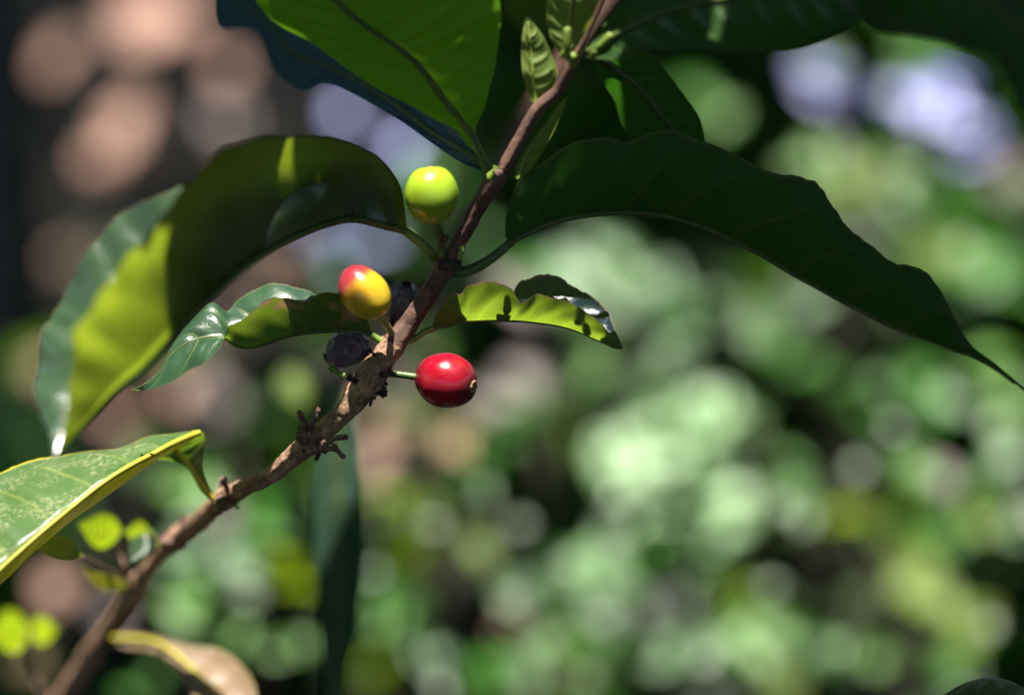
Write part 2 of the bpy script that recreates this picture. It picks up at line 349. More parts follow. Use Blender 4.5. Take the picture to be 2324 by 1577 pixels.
stB = [((927,526,-3),(925,520)), ((905,520,-3),(918,470)), ((877,514,-3),(905,415,-5)), ((835,503,-4),(868,366,-6)), ((792,498,-3),(810,330,-8)),
       ((740,510,-7),(745,312,-13)), ((698,526,-15),(680,308,-24)), ((624,561,-29),(580,315)), ((549,611,-38),(495,348)),
       ((499,656,-41),(424,422),(412,420,-44)), ((439,711,-44),(364,486),(335,455,-44)), ((400,755,-46),(319,556),(272,484,-44)), ((360,800,-48),(265,605),(222,545,-42)),
       ((319,841,-50),(224,676),(165,621,-42)), ((290,865,-52),(185,721),(125,700,-42)), ((260,890,-54),(165,781),(92,751,-44)),
       ((230,922,-56),(155,850),(80,830,-46)), ((200,955,-58),(152,905),(80,891,-50)), ((165,992,-60),(150,950),(92,940,-54)),
       ((140,1020,-62),(137,1000),(112,985,-58)), ((125,1045,-64),(124,1044),(123,1043,-63))]
leaf(stB, M['leaf_big'], branch, kN=lambda i: 0.7 if i < 8 else min(1.9, 0.7 + (i - 8) * 0.25), kF=0.35, fh=0.8, wave=0.04, waveF=0.11, wf=17, jag=0.02, seed=5.1, nu=150, quilt=0.008,
     label='large leaf arching to the left with a glowing yellow-green patch on its underside',
     petiole=[(1000,590,0), (984,578,-1), (962,556,-2)], petr=(1.4, 1.1), rib=(1.0, 0.3))
# --- small leaves
stC = [((980,746),(980,744)), ((1000,742),(986,720)), ((1016,739),(1003,695)), ((1040,733),(1029,670)), ((1060,730),(1046,666)),
       ((1075,729),(1062,649)), ((1100,728),(1096,639)), ((1130,727),(1130,642)), ((1155,728),(1160,657)), ((1172,728),(1172,674),(1172,650)),
       ((1183,729),(1183,688),(1183,638)), ((1205,731),(1206,674),(1212,627)), ((1223,733),(1223,665),(1240,623)), ((1252,737),(1252,676),(1265,626)),
       ((1278,742),(1278,680),(1290,640)), ((1307,751),(1307,693),(1315,658)), ((1333,762),(1333,708),(1350,678)), ((1358,773),(1358,729),(1377,704)),
       ((1379,782),(1379,750),(1390,735)), ((1390,788),(1392,771),(1403,765)), ((1400,792),(1402,790),(1415,791))]
leaf(zs(stC, 0, 0), M['leaf_small'], branch, kN=1.0, kF=0.7, wave=0.03, wf=16, jag=0.035, seed=8.0, nu=150, quilt=0.018,
     label='small yellow-green leaf with a glossy curled tip, blue-black from painted sky reflection',
     petiole=[(925,775,0), (945,766,0), (965,752,0)], petr=(0.8, 0.7), rib=(0.5, 0.2))
stD = [((847,761),(845,755)), ((830,757),(832,715)), ((810,752),(809,691)), ((771,751),(775,670)), ((716,754),(729,664),(718,668)),
       ((690,757),(695,688),(700,660)), ((655,763),(649,676),(669,651)), ((620,775),(614,676),(614,644)), ((590,785),(584,696),(574,661)),
       ((560,790),(549,726),(539,681)), ((530,782),(519,741),(514,706)), ((505,765),(505,778,-6),(484,686)), ((470,765),(482,808,-6),(459,701)),
       ((440,772),(460,828,-6),(429,731)), ((410,787),(432,838,-5),(399,771)), ((385,810),(399,861,-5),(379,806)), ((362,845),(360,879,-4),(360,843)),
       ((330,872),(330,886,-2),(326,871)), ((300,883),(300,884,0),(298,882))]
leaf(zs(stD, 0, -2), M['leaf_worn'], branch, kN=0.7, kF=0.7, wave=0.03, wf=12, jag=0.02, seed=11.0, nu=150, quilt=0.012,
     label='small twisted leaf behind the yellow cherry with a steel-blue curled tip',
     petiole=[(900,792,0), (884,786,0), (862,772,0)], petr=(0.9, 0.8), rib=(0.5, 0.2))
# --- pale leaf lower left
stE = [((452,982,17),(455,986,18),(450,978,18)), ((425,992,14),(425,1004,18),(420,980,18)), ((385,1010,10),(380,1030,16),(375,987,18)), ((348,1030,6),(348,1050,13),(330,994,18)),
       ((297,1056,0),(290,1090,9),(262,1018,17)), ((237,1094,-5),(225,1138,4),(170,1024,16)), ((165,1150,-10),(150,1190,0),(100,1040,15)), ((98,1205,-15),(85,1245,-5),(20,1062,13)),
       ((30,1265,-19),(20,1308,-9),(-60,1090,10)), ((-50,1335,-23),(-60,1370,-14),(-150,1150,4)), ((-130,1380,-25),(-140,1400,-18),(-200,1230,-6)), ((-210,1410,-25),(-210,1412,-25),(-212,1405,-25))]
leaf(stE, M['leaf_pale'], branch, bulge=0.06, bulgeN=0.05, bexp=1.0, wave=0.02, wf=8, seed=14.0, label='pale dusty green leaf with a yellow rim at the left edge', rib=(0.8, 0.4), ribmat=M['midrib_yellow'], quilt=0.02, nu=130)
stE2 = [((488,1136),(486,1140),(494,1133)), ((465,1112),(455,1112),(474,1104)), ((444,1080),(425,1064),(461,1066)), ((420,1045),(385,1045),(462,1035)),
        ((400,1020),(350,1042),(464,1005)), ((400,1000),(352,1030),(464,988)), ((430,985),(400,995),(458,979)), ((448,980),(446,980),(450,978))]
leaf(zs(stE2, 32, 20), M['leaf'], branch, kN=0.5, kF=0.3, seed=15.0, flip=True, rib=(0.8, 0.5), ribmat=M['midrib_yellow'], wave=0.02, label='dark folded base of the pale leaf',
     petiole=[(508,1138,33), (500,1141,33)], petr=(1.4, 1.0), petmat=M['midrib_yellow'])
# --- upper-left leaf, light shining through painted as bright green underside
stF = [((1102, 375, -11.0), (1100, 380, -10.9), (1106, 372, -11.1)), ((1070, 309, -13.3), (1042, 302, -13.2), (1079, 300, -13.7)), ((1037, 262, -15.0), (985, 270, -14.4), (1100, 245, -15.7)), ((1004, 220, -16.4), (920, 234, -15.5), (1112, 195, -17.5)), ((975, 180, -17.8), (863, 206, -16.4), (1122, 160, -18.7)), ((943, 141, -19.2), (800, 166, -17.5), (1128, 120, -20.1)), ((905, 110, -20.3), (746, 127, -18.6), (1134, 70, -22.0)), ((882, 94, -20.9), (709, 98, -19.4), (1136, 20, -24.1)), ((830, 60, -22.1), (640, 62, -20.5), (1120, -40, -26.4)), ((770, 10, -23.8), (590, 15, -22.2), (1060, -100, -28.6)), ((700, -60, -26.3), (560, -50, -24.9), (960, -160, -30.6)), ((620, -140, -29.1), (560, -140, -28.6), (760, -200, -31.7)), ((560, -200, -31.2), (558, -198, -31.1), (564, -204, -31.4))]
leaf(stF, M['leaf_glow_paint'], branch, kN=0.45, kF=0.5, bulge=0.05, wave=0.03, wf=9, seed=17.0, label='broad leaf at the top, bright green glow painted into its underside', rib=(0.9, 0.4),
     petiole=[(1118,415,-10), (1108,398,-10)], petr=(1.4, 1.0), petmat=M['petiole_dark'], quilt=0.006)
stF2 = [((1112,385,-9),(1114,395,-10),(1105,372)), ((1040,335,-2),(1045,368,-4),(1040,310)), ((980,300,12),(975,322,10),(980,260)), ((900,240,24),(895,268,22),(900,205)),
        ((820,190,34),(795,212,32),(830,150)), ((740,150,42),(735,192,38),(760,110)), ((680,130,48),(680,208,42),(700,80)), ((640,100,52),(618,155,46),(660,50)),
        ((610,50,56),(580,72,52),(630,10)), ((560,20,60),(500,66,54),(580,-20)), ((530,-20,62),(485,18,56),(560,-60)), ((520,-70,64),(500,-60,62),(540,-80))]
leaf(stF2, M['leaf_sky_sheen'], branch, kF=0.5, bulge=-0.05, wave=0.05, wf=10, seed=19.0, label='wavy leaf behind the bright green leaf, blue sky sheen painted in', rib=(0.9, 0.4), quilt=0.02)
# --- young leaves near the tip
stG = [((1217,247,-16),(1215,247),(1219,246)), ((1214,222,-16),(1201,220),(1240,224)), ((1210,195,-17),(1192,192),(1254,203)), ((1209,160,-18),(1186,165),(1265,166)),
       ((1205,120,-18),(1183,120),(1253,125)), ((1202,90,-19),(1184,92),(1237,90)), ((1199,62,-19),(1189,62),(1219,62)), ((1196,37,-19),(1195,38),(1198,37))]
leaf(stG, M['leaf_young'], branch, kN=0.5, kF=0.4, wave=0.02, seed=21, nu=70, label='narrow upright young leaf left of the stem tip', rib=(0.5, 0.2), ribmat=M['petiole'])
stH = [((1175,408,-12),(1170,404),(1179,407)), ((1182,380,-12),(1171,378),(1205,384)), ((1196,350,-13),(1187,348),(1228,350)), ((1222,312,-14),(1212,312),(1250,312)),
       ((1248,276,-15),(1242,274),(1268,276)), ((1272,242,-16),(1264,240),(1281,244)), ((1288,218,-17),(1287,219),(1289,217))]
leaf(stH, M['leaf_young'], branch, kN=0.5, kF=0.8, wave=0.02, seed=22, nu=70, label='slender pale young leaf close against the right side of the stem', rib=(0.5, 0.2), ribmat=M['petiole'])
stI = [((1292,138,-20),(1288,138),(1295,136)), ((1288,100,-21),(1258,104),(1318,96)), ((1292,60,-22),(1243,60),(1342,50)), ((1298,10,-24),(1242,5),(1362,10)),
       ((1305,-50,-26),(1250,-50),(1370,-50)), ((1310,-110,-28),(1308,-110),(1312,-110))]
leaf(stI, M['leaf_young'], branch, kN=-0.2, kF=0.2, wave=0.04, seed=23, nu=70, label='young leaf rising behind the flower buds', rib=(0.6, 0.3))
# --- dark leaves at the top right
stJ = [((1335,120,-26),(1330,130),(1340,100)), ((1400,80,-30),(1400,135),(1400,20)), ((1480,40,-36),(1470,115),(1480,-50)), ((1580,10,-42),(1570,112),(1570,-100)), ((1680,-5,-48),(1680,118),(1680,-120)),
       ((1780,-10,-54),(1790,108),(1780,-120)), ((1860,-15,-58),(1870,85),(1860,-100)), ((1940,-20,-62),(1950,50),(1940,-80)), ((2020,-20,-64),(2022,-15),(2020,-24))]
leaf(stJ, M['leaf_dark'], branch, kN=0.5, kF=0.7, wave=0.03, seed=25, label='dark leaf spreading right along the top from the stem tip', rib=(1, 0.4))
stK = [((1345,120,8),(1340,130,8),(1350,118,8)), ((1400,160,12),(1362,180,12),(1470,120,10)), ((1450,200,16),(1395,230,18),(1510,160,14)), ((1490,250,20),(1410,280,22),(1552,215,18)),
       ((1530,300,24),(1440,330,26),(1590,270,22)), ((1560,350,28),(1480,380,30),(1602,330,26)), ((1580,400,30),(1540,420,32),(1600,390,28)), ((1590,440,32),(1588,440,32),(1592,440,32))]
leaf(stK, M['leaf_dark'], branch, seed=26, wave=0.02, bulge=0.05, label='black-green leaf hanging behind the right arching leaf', rib=(1, 0.4))

# --- stem
ST = [(60,1720,100,28),(120,1620,88,27),(157,1561,80,25),(180,1525,76,24),(204,1489,72,26),(226,1450,66,20),(254,1408,60,17),(280,1370,55,18),(305,1332,50,25),(330,1300,46,19),(365,1260,40,17),
      (399,1222,35,23),(425,1200,32,20),(450,1183,29,20),(480,1155,25,20),(513,1128,21,24),(550,1108,17,20),(594,1090,13,20),(630,1066,10,20),(661,1039,7,22),(690,1015,5,27),(712,997,4,31),(735,978,3,25),
      (763,954,2,23),(785,932,1,24),(805,908,1,27),(830,872,0,36),(848,848,0,33),(864,822,0,29),(880,800,0,27),(894,780,0,29),(908,762,0,25),(927,737,0,23),(948,704,-1,22),(970,670,-2,22),(990,640,-2,21),
      (1005,616,-2,24),(1018,596,-2,27),(1030,576,-3,20),(1040,552,-3,17),(1067,505,-5,17),(1092,459,-7,18),(1108,434,-9,20),(1121,415,-10,23),(1133,398,-11,20),(1150,372,-12,17),(1187,306,-14,16),(1220,248,-16,15),
      (1266,206,-18,14),(1285,172,-20,14),(1296,148,-21,15),(1310,122,-22,10),(1332,84,-24,7),(1350,45,-26,6.5),(1368,0,-28,6),(1382,-40,-30,4)]
ST = [(a, b, c * (1 + 0.9 * max(0, min(1, (c - 10) / 20))), d) for a, b, c, d in ST]
DZ = lambda c: c * (1 + 0.9 * max(0, min(1, (c - 10) / 20)))
def stempart(i0, i1, mat, rough, ridges, name='stem', label=None, seg=40):
    mb = MB(); sub = ST[i0:i1 + 1]
    tube(mb, [P(*s[:3]) for s in sub], [s[3] * 0.0001033 * (567 + s[2]) / 567 for s in sub], seg, (i1 - i0) * 14, rough=rough, ridges=ridges, caps=True)
    o = mb.build(name, mat, branch)
    if label: o["label"] = label
    return o
stempart(0, 30, M['bark'], 0.19, 0.22, label='rough older stem with cracked tan bark')
stempart(30, 55, M['bark_up'], 0.09, 0.08, label='smoother reddish brown upper stem')
# dark knobbly nodes: broken scales and stubs round the stem
def shards(mb, c, n, rad, L, seed, spread=1.0):
    rnd = random.Random(seed); cx, cy, cz = c; cz = DZ(cz)
    for i in range(n):
        a = rnd.uniform(0, 2 * math.pi); b = rnd.uniform(-1, 1)
        d = cdir(math.cos(a), math.sin(a), b * 0.9)
        base = P(cx + rnd.uniform(-1, 1) * rad * 0.55 * spread, cy + rnd.uniform(-1, 1) * rad * 0.55 * spread, cz) + d * rad * 0.000085
        l = L * rnd.uniform(0.15, 0.75) ** 1.3 * 0.000103; r = rnd.uniform(1.5, 5.0) * 0.000103
        d2 = (d + cdir(rnd.uniform(-1, 1), rnd.uniform(-1, 1), rnd.uniform(-1, 1)) * 1.3).normalized()
        mid = base + d2 * l * 0.5 + cdir(rnd.uniform(-1, 1), rnd.uniform(-1, 1), rnd.uniform(-1, 1)) * l * 0.15
        tube(mb, [base - d * rad * 0.00004, mid, base + d2 * l], [r * 1.3, r, r * rnd.uniform(0.25, 0.9)], 6, 6, rough=0.35, rf=3, seed=seed)
for c, n, rad, L, sd in (((832,868,0),80,36,16,1), ((858,830,0),40,28,12,2), ((712,997,4),60,32,16,3), ((893,782,0),14,25,12,4)):
    mb = MB(); shards(mb, c, n, rad, L, sd); mb.build('node_scales', M['bark_dark'], branch)
for c, n, rad, L, sd in (((513,1128,21),16,24,14,5), ((399,1222,35),18,23,14,6), ((305,1332,50),20,27,16,7), ((204,1489,72),20,28,18,8), ((440,1186,30),9,20,12,9), ((600,1092,13),8,20,11,10), ((160,1555,80),12,26,14,12)):
    mb = MB(); shards(mb, c, n, rad, L, sd, 1.3); mb.build('node_scales', M['stub'], branch)
def stub(pts, rr, mat, name='fruit_stub', head=True, label=None):
    mb = MB(); w_ = [P(p[0], p[1], DZ(p[2])) for p in pts]
    k = len(w_); radii = [rr * 0.000103 * (1.3 if i == k - 1 and head else (0.85 if i % 2 else 1.1)) for i in range(k)]
    tube(mb, w_, radii, 12, k * 6, rough=0.45, rf=2.2)
    if head:
        for j in range(6):
            a = j * 1.05; e = w_[-1] + cdir(math.cos(a), math.sin(a), 0.3 * math.cos(a * 2)) * rr * 0.00011
            tube(mb, [w_[-1], e], [rr * 0.00006, rr * 0.00004], 6, 4, rough=0.3, rf=3)
    o = mb.build(name, mat, branch)
    if label: o["label"] = label
stub([(700,985,3),(694,962,1),(686,950,1),(680,936,0)], 5.5, M['stub']); stub([(708,980,0),(708,955,-3),(716,944,-4),(721,930,-4)], 6, M['stub']); stub([(698,975,0),(690,968,-2),(686,975,-3)], 5, M['stub'])
stub([(722,1000,0),(745,1005,-3),(762,994,-5),(785,992,-6)], 5.5, M['stub']); stub([(715,1010,0),(738,1022,-2),(758,1018,-3),(780,1036,-3)], 5, M['stub'])
stub([(730,1012,-2),(752,1020,-4),(760,1012,-5)], 6, M['stub'])
stub([(690,1000,0),(684,990,-4)], 10, M['stub']); stub([(520,1120,19),(512,1102,17),(506,1090,16)], 8, M['stub'])
stub([(820,868,-1),(802,864,-3),(792,856,-3)], 7, M['bark_dark']); stub([(505,1135,18),(500,1145,16)], 11, M['stub'])
stub([(860,850,-3),(880,847,-3),(900,850,-3)], 6, M['bark_dark'], head=False)
stub([(782,853,-1),(766,846,-1),(752,836,-1)], 6.5, M['petiole'], label='short cut green stub')
stub([(365,1240,38),(352,1222,38),(340,1206,38)], 5, M['petiole']); stub([(392,1225,34),(376,1230,32)], 13, M['stub'])
stub([(1112,404,-14),(1122,392,-15),(1128,380,-15)], 9, M['petiole'], head=False, name='leaf_scar'); stub([(1127,398,-16),(1133,392,-17)], 7, M['stub'], head=True, name='leaf_scar')
def burl(c, n, rad, seed, mat):
    rnd = random.Random(seed); mb = MB(); cx, cy, cz = c; cz = DZ(cz)
    for i in range(n):
        a = rnd.uniform(0, 2 * math.pi); o_ = P(cx + math.cos(a) * rad * rnd.uniform(.5, .95), cy + math.sin(a) * rad * rnd.uniform(.5, .95), cz - rad * 0.05 * rnd.uniform(0, 1.6))
        d = cdir(rnd.uniform(-1, 1), rnd.uniform(-1, 1), rnd.uniform(-1, 1)); l = rnd.uniform(5, 12) * 0.000103; r = rnd.uniform(4, 9) * 0.000103
        tube(mb, [o_ - d * l, o_ - d * l * .4, o_ + d * l * .4, o_ + d * l], [r * .3, r, r * .9, r * .25], 10, 8, rough=0.6, rf=2.4, seed=seed + i)
    mb.build('burl', mat, branch)
for c, n, rad, sd, mt in (((832,868,0),16,32,71,'bark_dark'), ((860,826,0),8,26,72,'bark_dark'), ((712,997,4),12,26,73,'stub'), ((513,1128,21),9,20,74,'stub'), ((399,1222,35),9,22,75,'stub'), ((305,1332,50),10,24,76,'stub'), ((893,782,0),6,22,77,'bark'), ((1020,598,-3),5,20,78,'bark_up'), ((1122,412,-10),5,17,79,'stub')): burl(c, n, rad, sd, M[mt])
# collar of stipules at the green-cherry node
stub([(1040,590,-5),(1047,572,-5),(1045,560,-5)], 6, M['petiole'], head=False, name='stipule'); stub([(1005,590,-4),(1003,575,-4),(1008,560,-4)], 7, M['petiole_dark'], head=False, name='stipule')
stub([(1000,598,-5),(1022,604,-6),(1044,600,-5)], 12, M['bark_dark'], head=False, name='node_scales')
# flower buds at the tip
for pts, r_ in (([(1290,135,-28),(1287,110,-30),(1287,70,-31)], 9), ([(1352,112,-28),(1368,100,-29),(1385,82,-30)], 8.5), ([(1275,130,-27),(1283,118,-28)], 8), ([(1298,150,-25),(1300,128,-27)], 10), ([(1340,128,-26),(1352,118,-28)], 8)):
    mb = MB(); wp = [P(*p) for p in pts]; e = (wp[-1] - wp[-2]).normalized() * r_ * 0.00008
    tube(mb, wp + [wp[-1] + e], [r_ * 0.00008] + [r_ * 0.0001] * (len(wp) - 1) + [r_ * 0.00003], 12, 16, rough=0.06)
    mb.build('flower_bud', M['petiole'], branch)

# ------------------------------------------------------------------ cherries
def cherry(c, a_px, b_px, tip, z, mat, label, taper=0.0, lump=0.0, navel=True, seed=0.0, navel_r=0.16, navmat=None, wr=0.0):
    """c centre, a half length along axis 'tip' (camera-space vector), b half width"""
    o_ = P(c[0], c[1], z); ax = cdir(*tip); s1 = ax.orthogonal().normalized(); s2 = ax.cross(s1)
    A, B = a_px * 0.0001033, b_px * 0.0001033
    mb = MB(); nr, ns = 64, 80; vs, uv, fs = [], [], []
    for i in range(nr + 1):
        th = math.pi * i / nr; h = -math.cos(th); r = math.sin(th)
        for k in range(ns):
            ph = 2 * math.pi * k / ns; d = s1 * math.cos(ph) + s2 * math.sin(ph)
            rr = B * (r ** 0.93) * (1 + taper * h)
            hh = A * h
            # dimple at the flower end, slight shoulder at the stalk end
            hh -= A * 0.035 * math.exp(-((1 - h) / 0.035)) if navel else 0
            q = ax * hh + d * rr
            f = 1 + 0.012 * nz(q.x*180 + seed, q.y*180, q.z*180) + lump * nz(q.x*230 + seed, q.y*230, q.z*230)
            if wr: f += wr * (abs(nz(q.x*420 + seed, q.y*420, q.z*420)) ** 0.6) * -1
            # the two seeds make a faint groove
            f -= 0.012 * math.exp(-(math.sin(ph) / 0.10) ** 2)
            vs.append(o_ + q * f); uv.append((k / ns, (h + 1) / 2))
    for i in range(nr):
        for k in range(ns):
            k2 = (k + 1) % ns; fs.append((i*ns + k, i*ns + k2, (i+1)*ns + k2, (i+1)*ns + k))
    # outward orientation: check one face
    f = fs[(nr // 2) * ns]; nrm = (vs[f[1]] - vs[f[0]]).cross(vs[f[2]] - vs[f[1]])
    if nrm.dot(vs[f[0]] - o_) < 0: fs = [tuple(reversed(q)) for q in fs]
    mb.add(vs, fs, uv); o = mb.build('cherry', mat, branch); o["label"] = label
    if navel:
        mn = MB(); R0 = B * navel_r
        ring = [o_ + ax * A * 0.955 + (s1 * math.cos(2*math.pi*k/20) + s2 * math.sin(2*math.pi*k/20)) * R0 * (1 + 0.12 * nz(k * 0.9, seed)) for k in range(21)]
        ring[-1] = ring[0]
        tube(mn, ring, [R0 * 0.30] * 21, 8, 60, rough=0.35, rf=4, caps=False)
        tube(mn, [o_ + ax * A * 0.90, o_ + ax * A * 0.96, o_ + ax * A * 1.0], [R0 * 0.8, R0 * 0.55, R0 * 0.12], 14, 8, rough=0.3, rf=4)
        mn.build('fruit_navel', navmat or M['scar'], o)
    return o
def stalk(o, pts, r, mat, r2=None):
    mb = MB(); k = len(pts); tube(mb, [P(*p) for p in pts], [(r + ((r2 or r) - r) * i / (k - 1)) * 0.000103 for i in range(k)], 14, k * 8, rough=0.10, rf=1.5)
    mb.build('stalk', mat, o)
red = cherry((1012,863), 73, 62, (0.90, -0.20, 0.40), -2, M['red'], 'ripe glossy red cherry', lump=0.025, navel_r=0.19, seed=3)
stalk(red, [(850,852,-2),(881,848,-2),(905,850,-2),(930,853,-2),(945,855,-2)], 7.5, M['petiole_dark'], 8)
mb = MB()   # tan blemish beside the navel
pc = P(1059, 866, -2); nrm_ = (pc - P(1012, 863, -2)).normalized()
q0 = P(1012, 863, -2); dd = (cdir(0.62, -0.03, 0.80)).normalized()
ctr = q0 + dd * 0.00675; s1 = dd.orthogonal().normalized(); s2 = dd.cross(s1)
tube(mb, [ctr - dd*0.0003, ctr + dd*0.00012, ctr + dd*0.00017], [0.0009, 0.0008, 0.0003], 18, 6, rough=0.3, rf=4); mb.build('blemish', M['scar'], red)
yel = cherry((827,664), 67, 52, (-0.66, 0.70, -0.10), -13, M['yellow'], 'yellow cherry blushing red at its upper end', seed=9, lump=0.03, navel_r=0.14)
yel.data.uv_layers[0].data  # gradient runs along the fruit
for d_ in yel.data.uv_layers[0].data: d_.uv = (d_.uv[0], 1 - d_.uv[1])
stalk(yel, [(893,768,-1),(886,752,-3),(875,735,-7),(862,714,-13)], 7, M['petiole'], 9)
grn = cherry((980,444), 66, 60, (-0.08, 0.97, 0.1), -11, M['green'], 'round unripe green cherry', seed=5, lump=0.02, navel_r=0.12, taper=0.04)
stalk(grn, [(1003,585,-4),(1002,560,-5),(999,535,-8),(992,506,-11)], 9, M['petiole_dark'], 8)
stub([(1003,560,-8),(1010,548,-9),(1012,538,-9)], 6, M['stub'], name='fruit_stub')
b1 = cherry((916,685), 55, 46, (0.15, 0.75, 0.62), 7, M['black'], 'dried black cherry behind the stem', lump=0.10, wr=0.12, seed=2, navmat=M['bark_dark'], navel_r=0.2)
b2 = cherry((788,792), 57, 42, (-0.85, -0.35, 0.25), 4, M['black'], 'shrivelled black cherry below the small left leaf', lump=0.14, wr=0.15, seed=6, navmat=M['bark_dark'], navel_r=0.2)
stalk(b1, [(880,770,5),(885,745,6),(893,720,7)], 6, M['bark_dark']); stalk(b2, [(858,830,2),(848,812,3),(832,795,4)], 8, M['bark_dark'])

# ------------------------------------------------------------------ shoots on the lower left
def simple_leaf(p0, p1, w_, z0, z1, mat, label, kN=0.4, kF=0.3, bend=0.0, n=7, flip=None, lo=1.0, hi=1.0, **kw):
    st = []
    dx, dy = p1[0]-p0[0], p1[1]-p0[1]; L = math.hypot(dx, dy); nx, ny = -dy/L, dx/L
    for i in range(n + 1):
        t = i / n; prof = math.sin(math.pi * min(1, t ** 0.8)) ** 1.05 if 0 < t < 1 else 0.02
        b = bend * math.sin(math.pi * t)
        mx, my = p0[0] + dx*t + nx*b, p0[1] + dy*t + ny*b; z = DZ(z0 + (z1 - z0) * t)
        a = w_ * prof
        st.append(((mx, my, z), (mx + nx*a*lo, my + ny*a*lo), (mx - nx*a*hi, my - ny*a*hi)))
    return leaf(st, mat, kw.pop('parent', branch), kN=kN, kF=kF, label=label, nu=50, nv=8, bulge=0.03, flip=flip, rib=None, **kw)
simple_leaf((276,1205),(178,1188),40,45,38,M['leaf_lime'],'small bright lime leaf on a lower side shoot',kN=-.7,kF=-.7,seed=31,bend=-8)
simple_leaf((338,1212),(284,1205),28,46,42,M['leaf_lime'],'tiny lime leaf beside the stem',kN=-.7,kF=-.7,seed=32)
simple_leaf((330,1212),(296,1278),22,36,30,M['leaf_big'],'small dark leaf hanging under the lime leaf',seed=33)
simple_leaf((188,1262),(72,1240),28,20,0,M['leaf_big'],'dark leaf under the pale dusty leaf',seed=34,bend=10)
simple_leaf((292,1330),(186,1292),20,45,38,M['leaf_pale'],'pale yellow leaf beside the lower stem',seed=35,bend=-10)
simple_leaf((66,1425),(-30,1440),50,85,75,M['leaf_lime'],'blurred lime leaf at the lower left edge',kN=-.7,kF=-.7,seed=36)
simple_leaf((68,1430),(130,1428),34,85,80,M['leaf_lime'],'blurred lime leaf right of the edge',kN=.7,kF=.7,seed=37)
for pts, r_ in (([(293,1318,48),(284,1285,44),(272,1250,46),(276,1205,45)], 4), ([(369,1236,40),(350,1218,38),(330,1212,46)], 4), ([(293,1318,48),(240,1290,40),(187,1262,24)], 5),
                ([(120,1620,85),(80,1540,90),(66,1480,86),(67,1428,84)], 8)):
    mb = MB(); tube(mb, [P(p[0], p[1], DZ(p[2])) for p in pts], [r_ * 0.0001] * len(pts), 10, 30, rough=0.1); mb.build('side_shoot', M['stub'], branch)
stM = [((250,1450,66),(250,1454),(252,1446)), ((290,1448,62),(290,1470),(290,1432)), ((350,1455,56),(345,1478),(350,1440)), ((400,1485,50),(385,1515),(425,1462)),
       ((440,1520,46),(415,1545),(490,1470)), ((480,1560,42),(440,1590),(540,1500)), ((530,1610,38),(480,1640),(580,1560)), ((580,1670,36),(578,1671),(582,1669))]
leaf([((a[0][0], a[0][1], DZ(a[0][2])),) + a[1:] for a in stM], M['leaf_dead'], branch, kN=0.8, kF=0.6, seed=40, label='half-brown speckled leaf drooping at the bottom left', rib=(0.8, 0.4), ribmat=M['midrib_yellow'])

# ------------------------------------------------------------------ branch above: leaves added out of view to shade this one
clear = []      # (point, radius): sun rays that must stay open
upper = empty('coffee_branch', P(1500, -900, -260))
tag(upper, 'coffee branch overhead: one visible dark leaf, the rest added unseen for shade', 'coffee branch')
# visible dark leaf at the top right
stL = [((1900,-120,-50),(1905,-50),(1895,-75)), ((1980,-80,-54),(1960,60),(2000,-110)), ((2060,-50,-58),(2060,82),(2070,-100)), ((2150,-30,-62),(2150,98),(2150,-90)), ((2230,0,-66),(2235,122),(2250,-70)),
       ((2300,50,-70),(2290,170),(2360,-20)), ((2370,120,-74),(2310,240),(2440,60)), ((2430,200,-78),(2380,300),(2480,180)), ((2470,270,-80),(2468,330),(2472,328))]
leaf(stL, M['leaf_dark'], upper, kN=0.5, kF=0.7, wave=0.03, seed=45, rib=(1, 0.4), label='dark leaf in the top right corner')
EX = cdir(1, 0, 0); EX = (EX - SUN * EX.dot(SUN)).normalized(); EZ = SUN.cross(EX)
def sp2(p): return (p.dot(EX), p.dot(EZ))
PXM = 0.0001033
LIT = [(980,390,-12,62),(980,440,-14,50),(827,640,-14,38),(1012,830,-6,76),(1040,690,-6,50),(1110,680,-6,50),(1165,700,-5,25),(1230,640,1,32),(1270,635,3,16),(1330,670,2,30),(560,700,2,70),(470,740,2,60),(430,790,0,60),
       (950,690,-4,30),(920,740,-3,30),(1000,610,-4,25),(1187,306,-16,25),(1220,248,-18,25),(640,1040,6,60),(560,1090,14,40),(450,1170,45,50),(800,900,0,8),(700,935,0,14),(850,835,-4,8),
       (150,1080,-6,160),(330,1005,6,60),(30,1120,-8,140),(230,1190,66,60),(320,1205,70,40),(20,1430,128,60),(110,1430,130,40),(240,1310,64,40),(490,1500,70,70),(420,1460,80,30),
       (380,430,-44,20),(130,800,-42,60),(100,900,-46,50),(250,520,-42,50),(60,900,-44,40),
       (660,45,-21,16),(1215,140,-19,25),(1225,330,-15,40),(1195,380,-13,25),(1290,90,-30,22),(1370,98,-30,25),(945,528,-4,14),(300,1370,80,40),(200,1490,115,40)]
def onB(i, t):
    q = stB[i]; m_, n_ = q[0], q[1]; kk = 0.7 if i < 8 else min(1.9, 0.7 + (i - 8) * 0.25); h = math.hypot(n_[0]-m_[0], n_[1]-m_[1]) * .1033
    nzz = n_[2] if len(n_) > 2 else m_[2] - kk * h
    return (m_[0] + (n_[0]-m_[0])*t, m_[1] + (n_[1]-m_[1])*t, m_[2] + (nzz-m_[2])*t)
for i in range(12, 18):
    for t in (0.38, 0.6, 0.88): LIT.append(onB(i, t) + (30,))
LIT.append(onB(11, 0.4) + (30,))
LIT2 = [(sp2(P(x, y, z)), r * PXM * 0.85) for x, y, z, r in LIT]
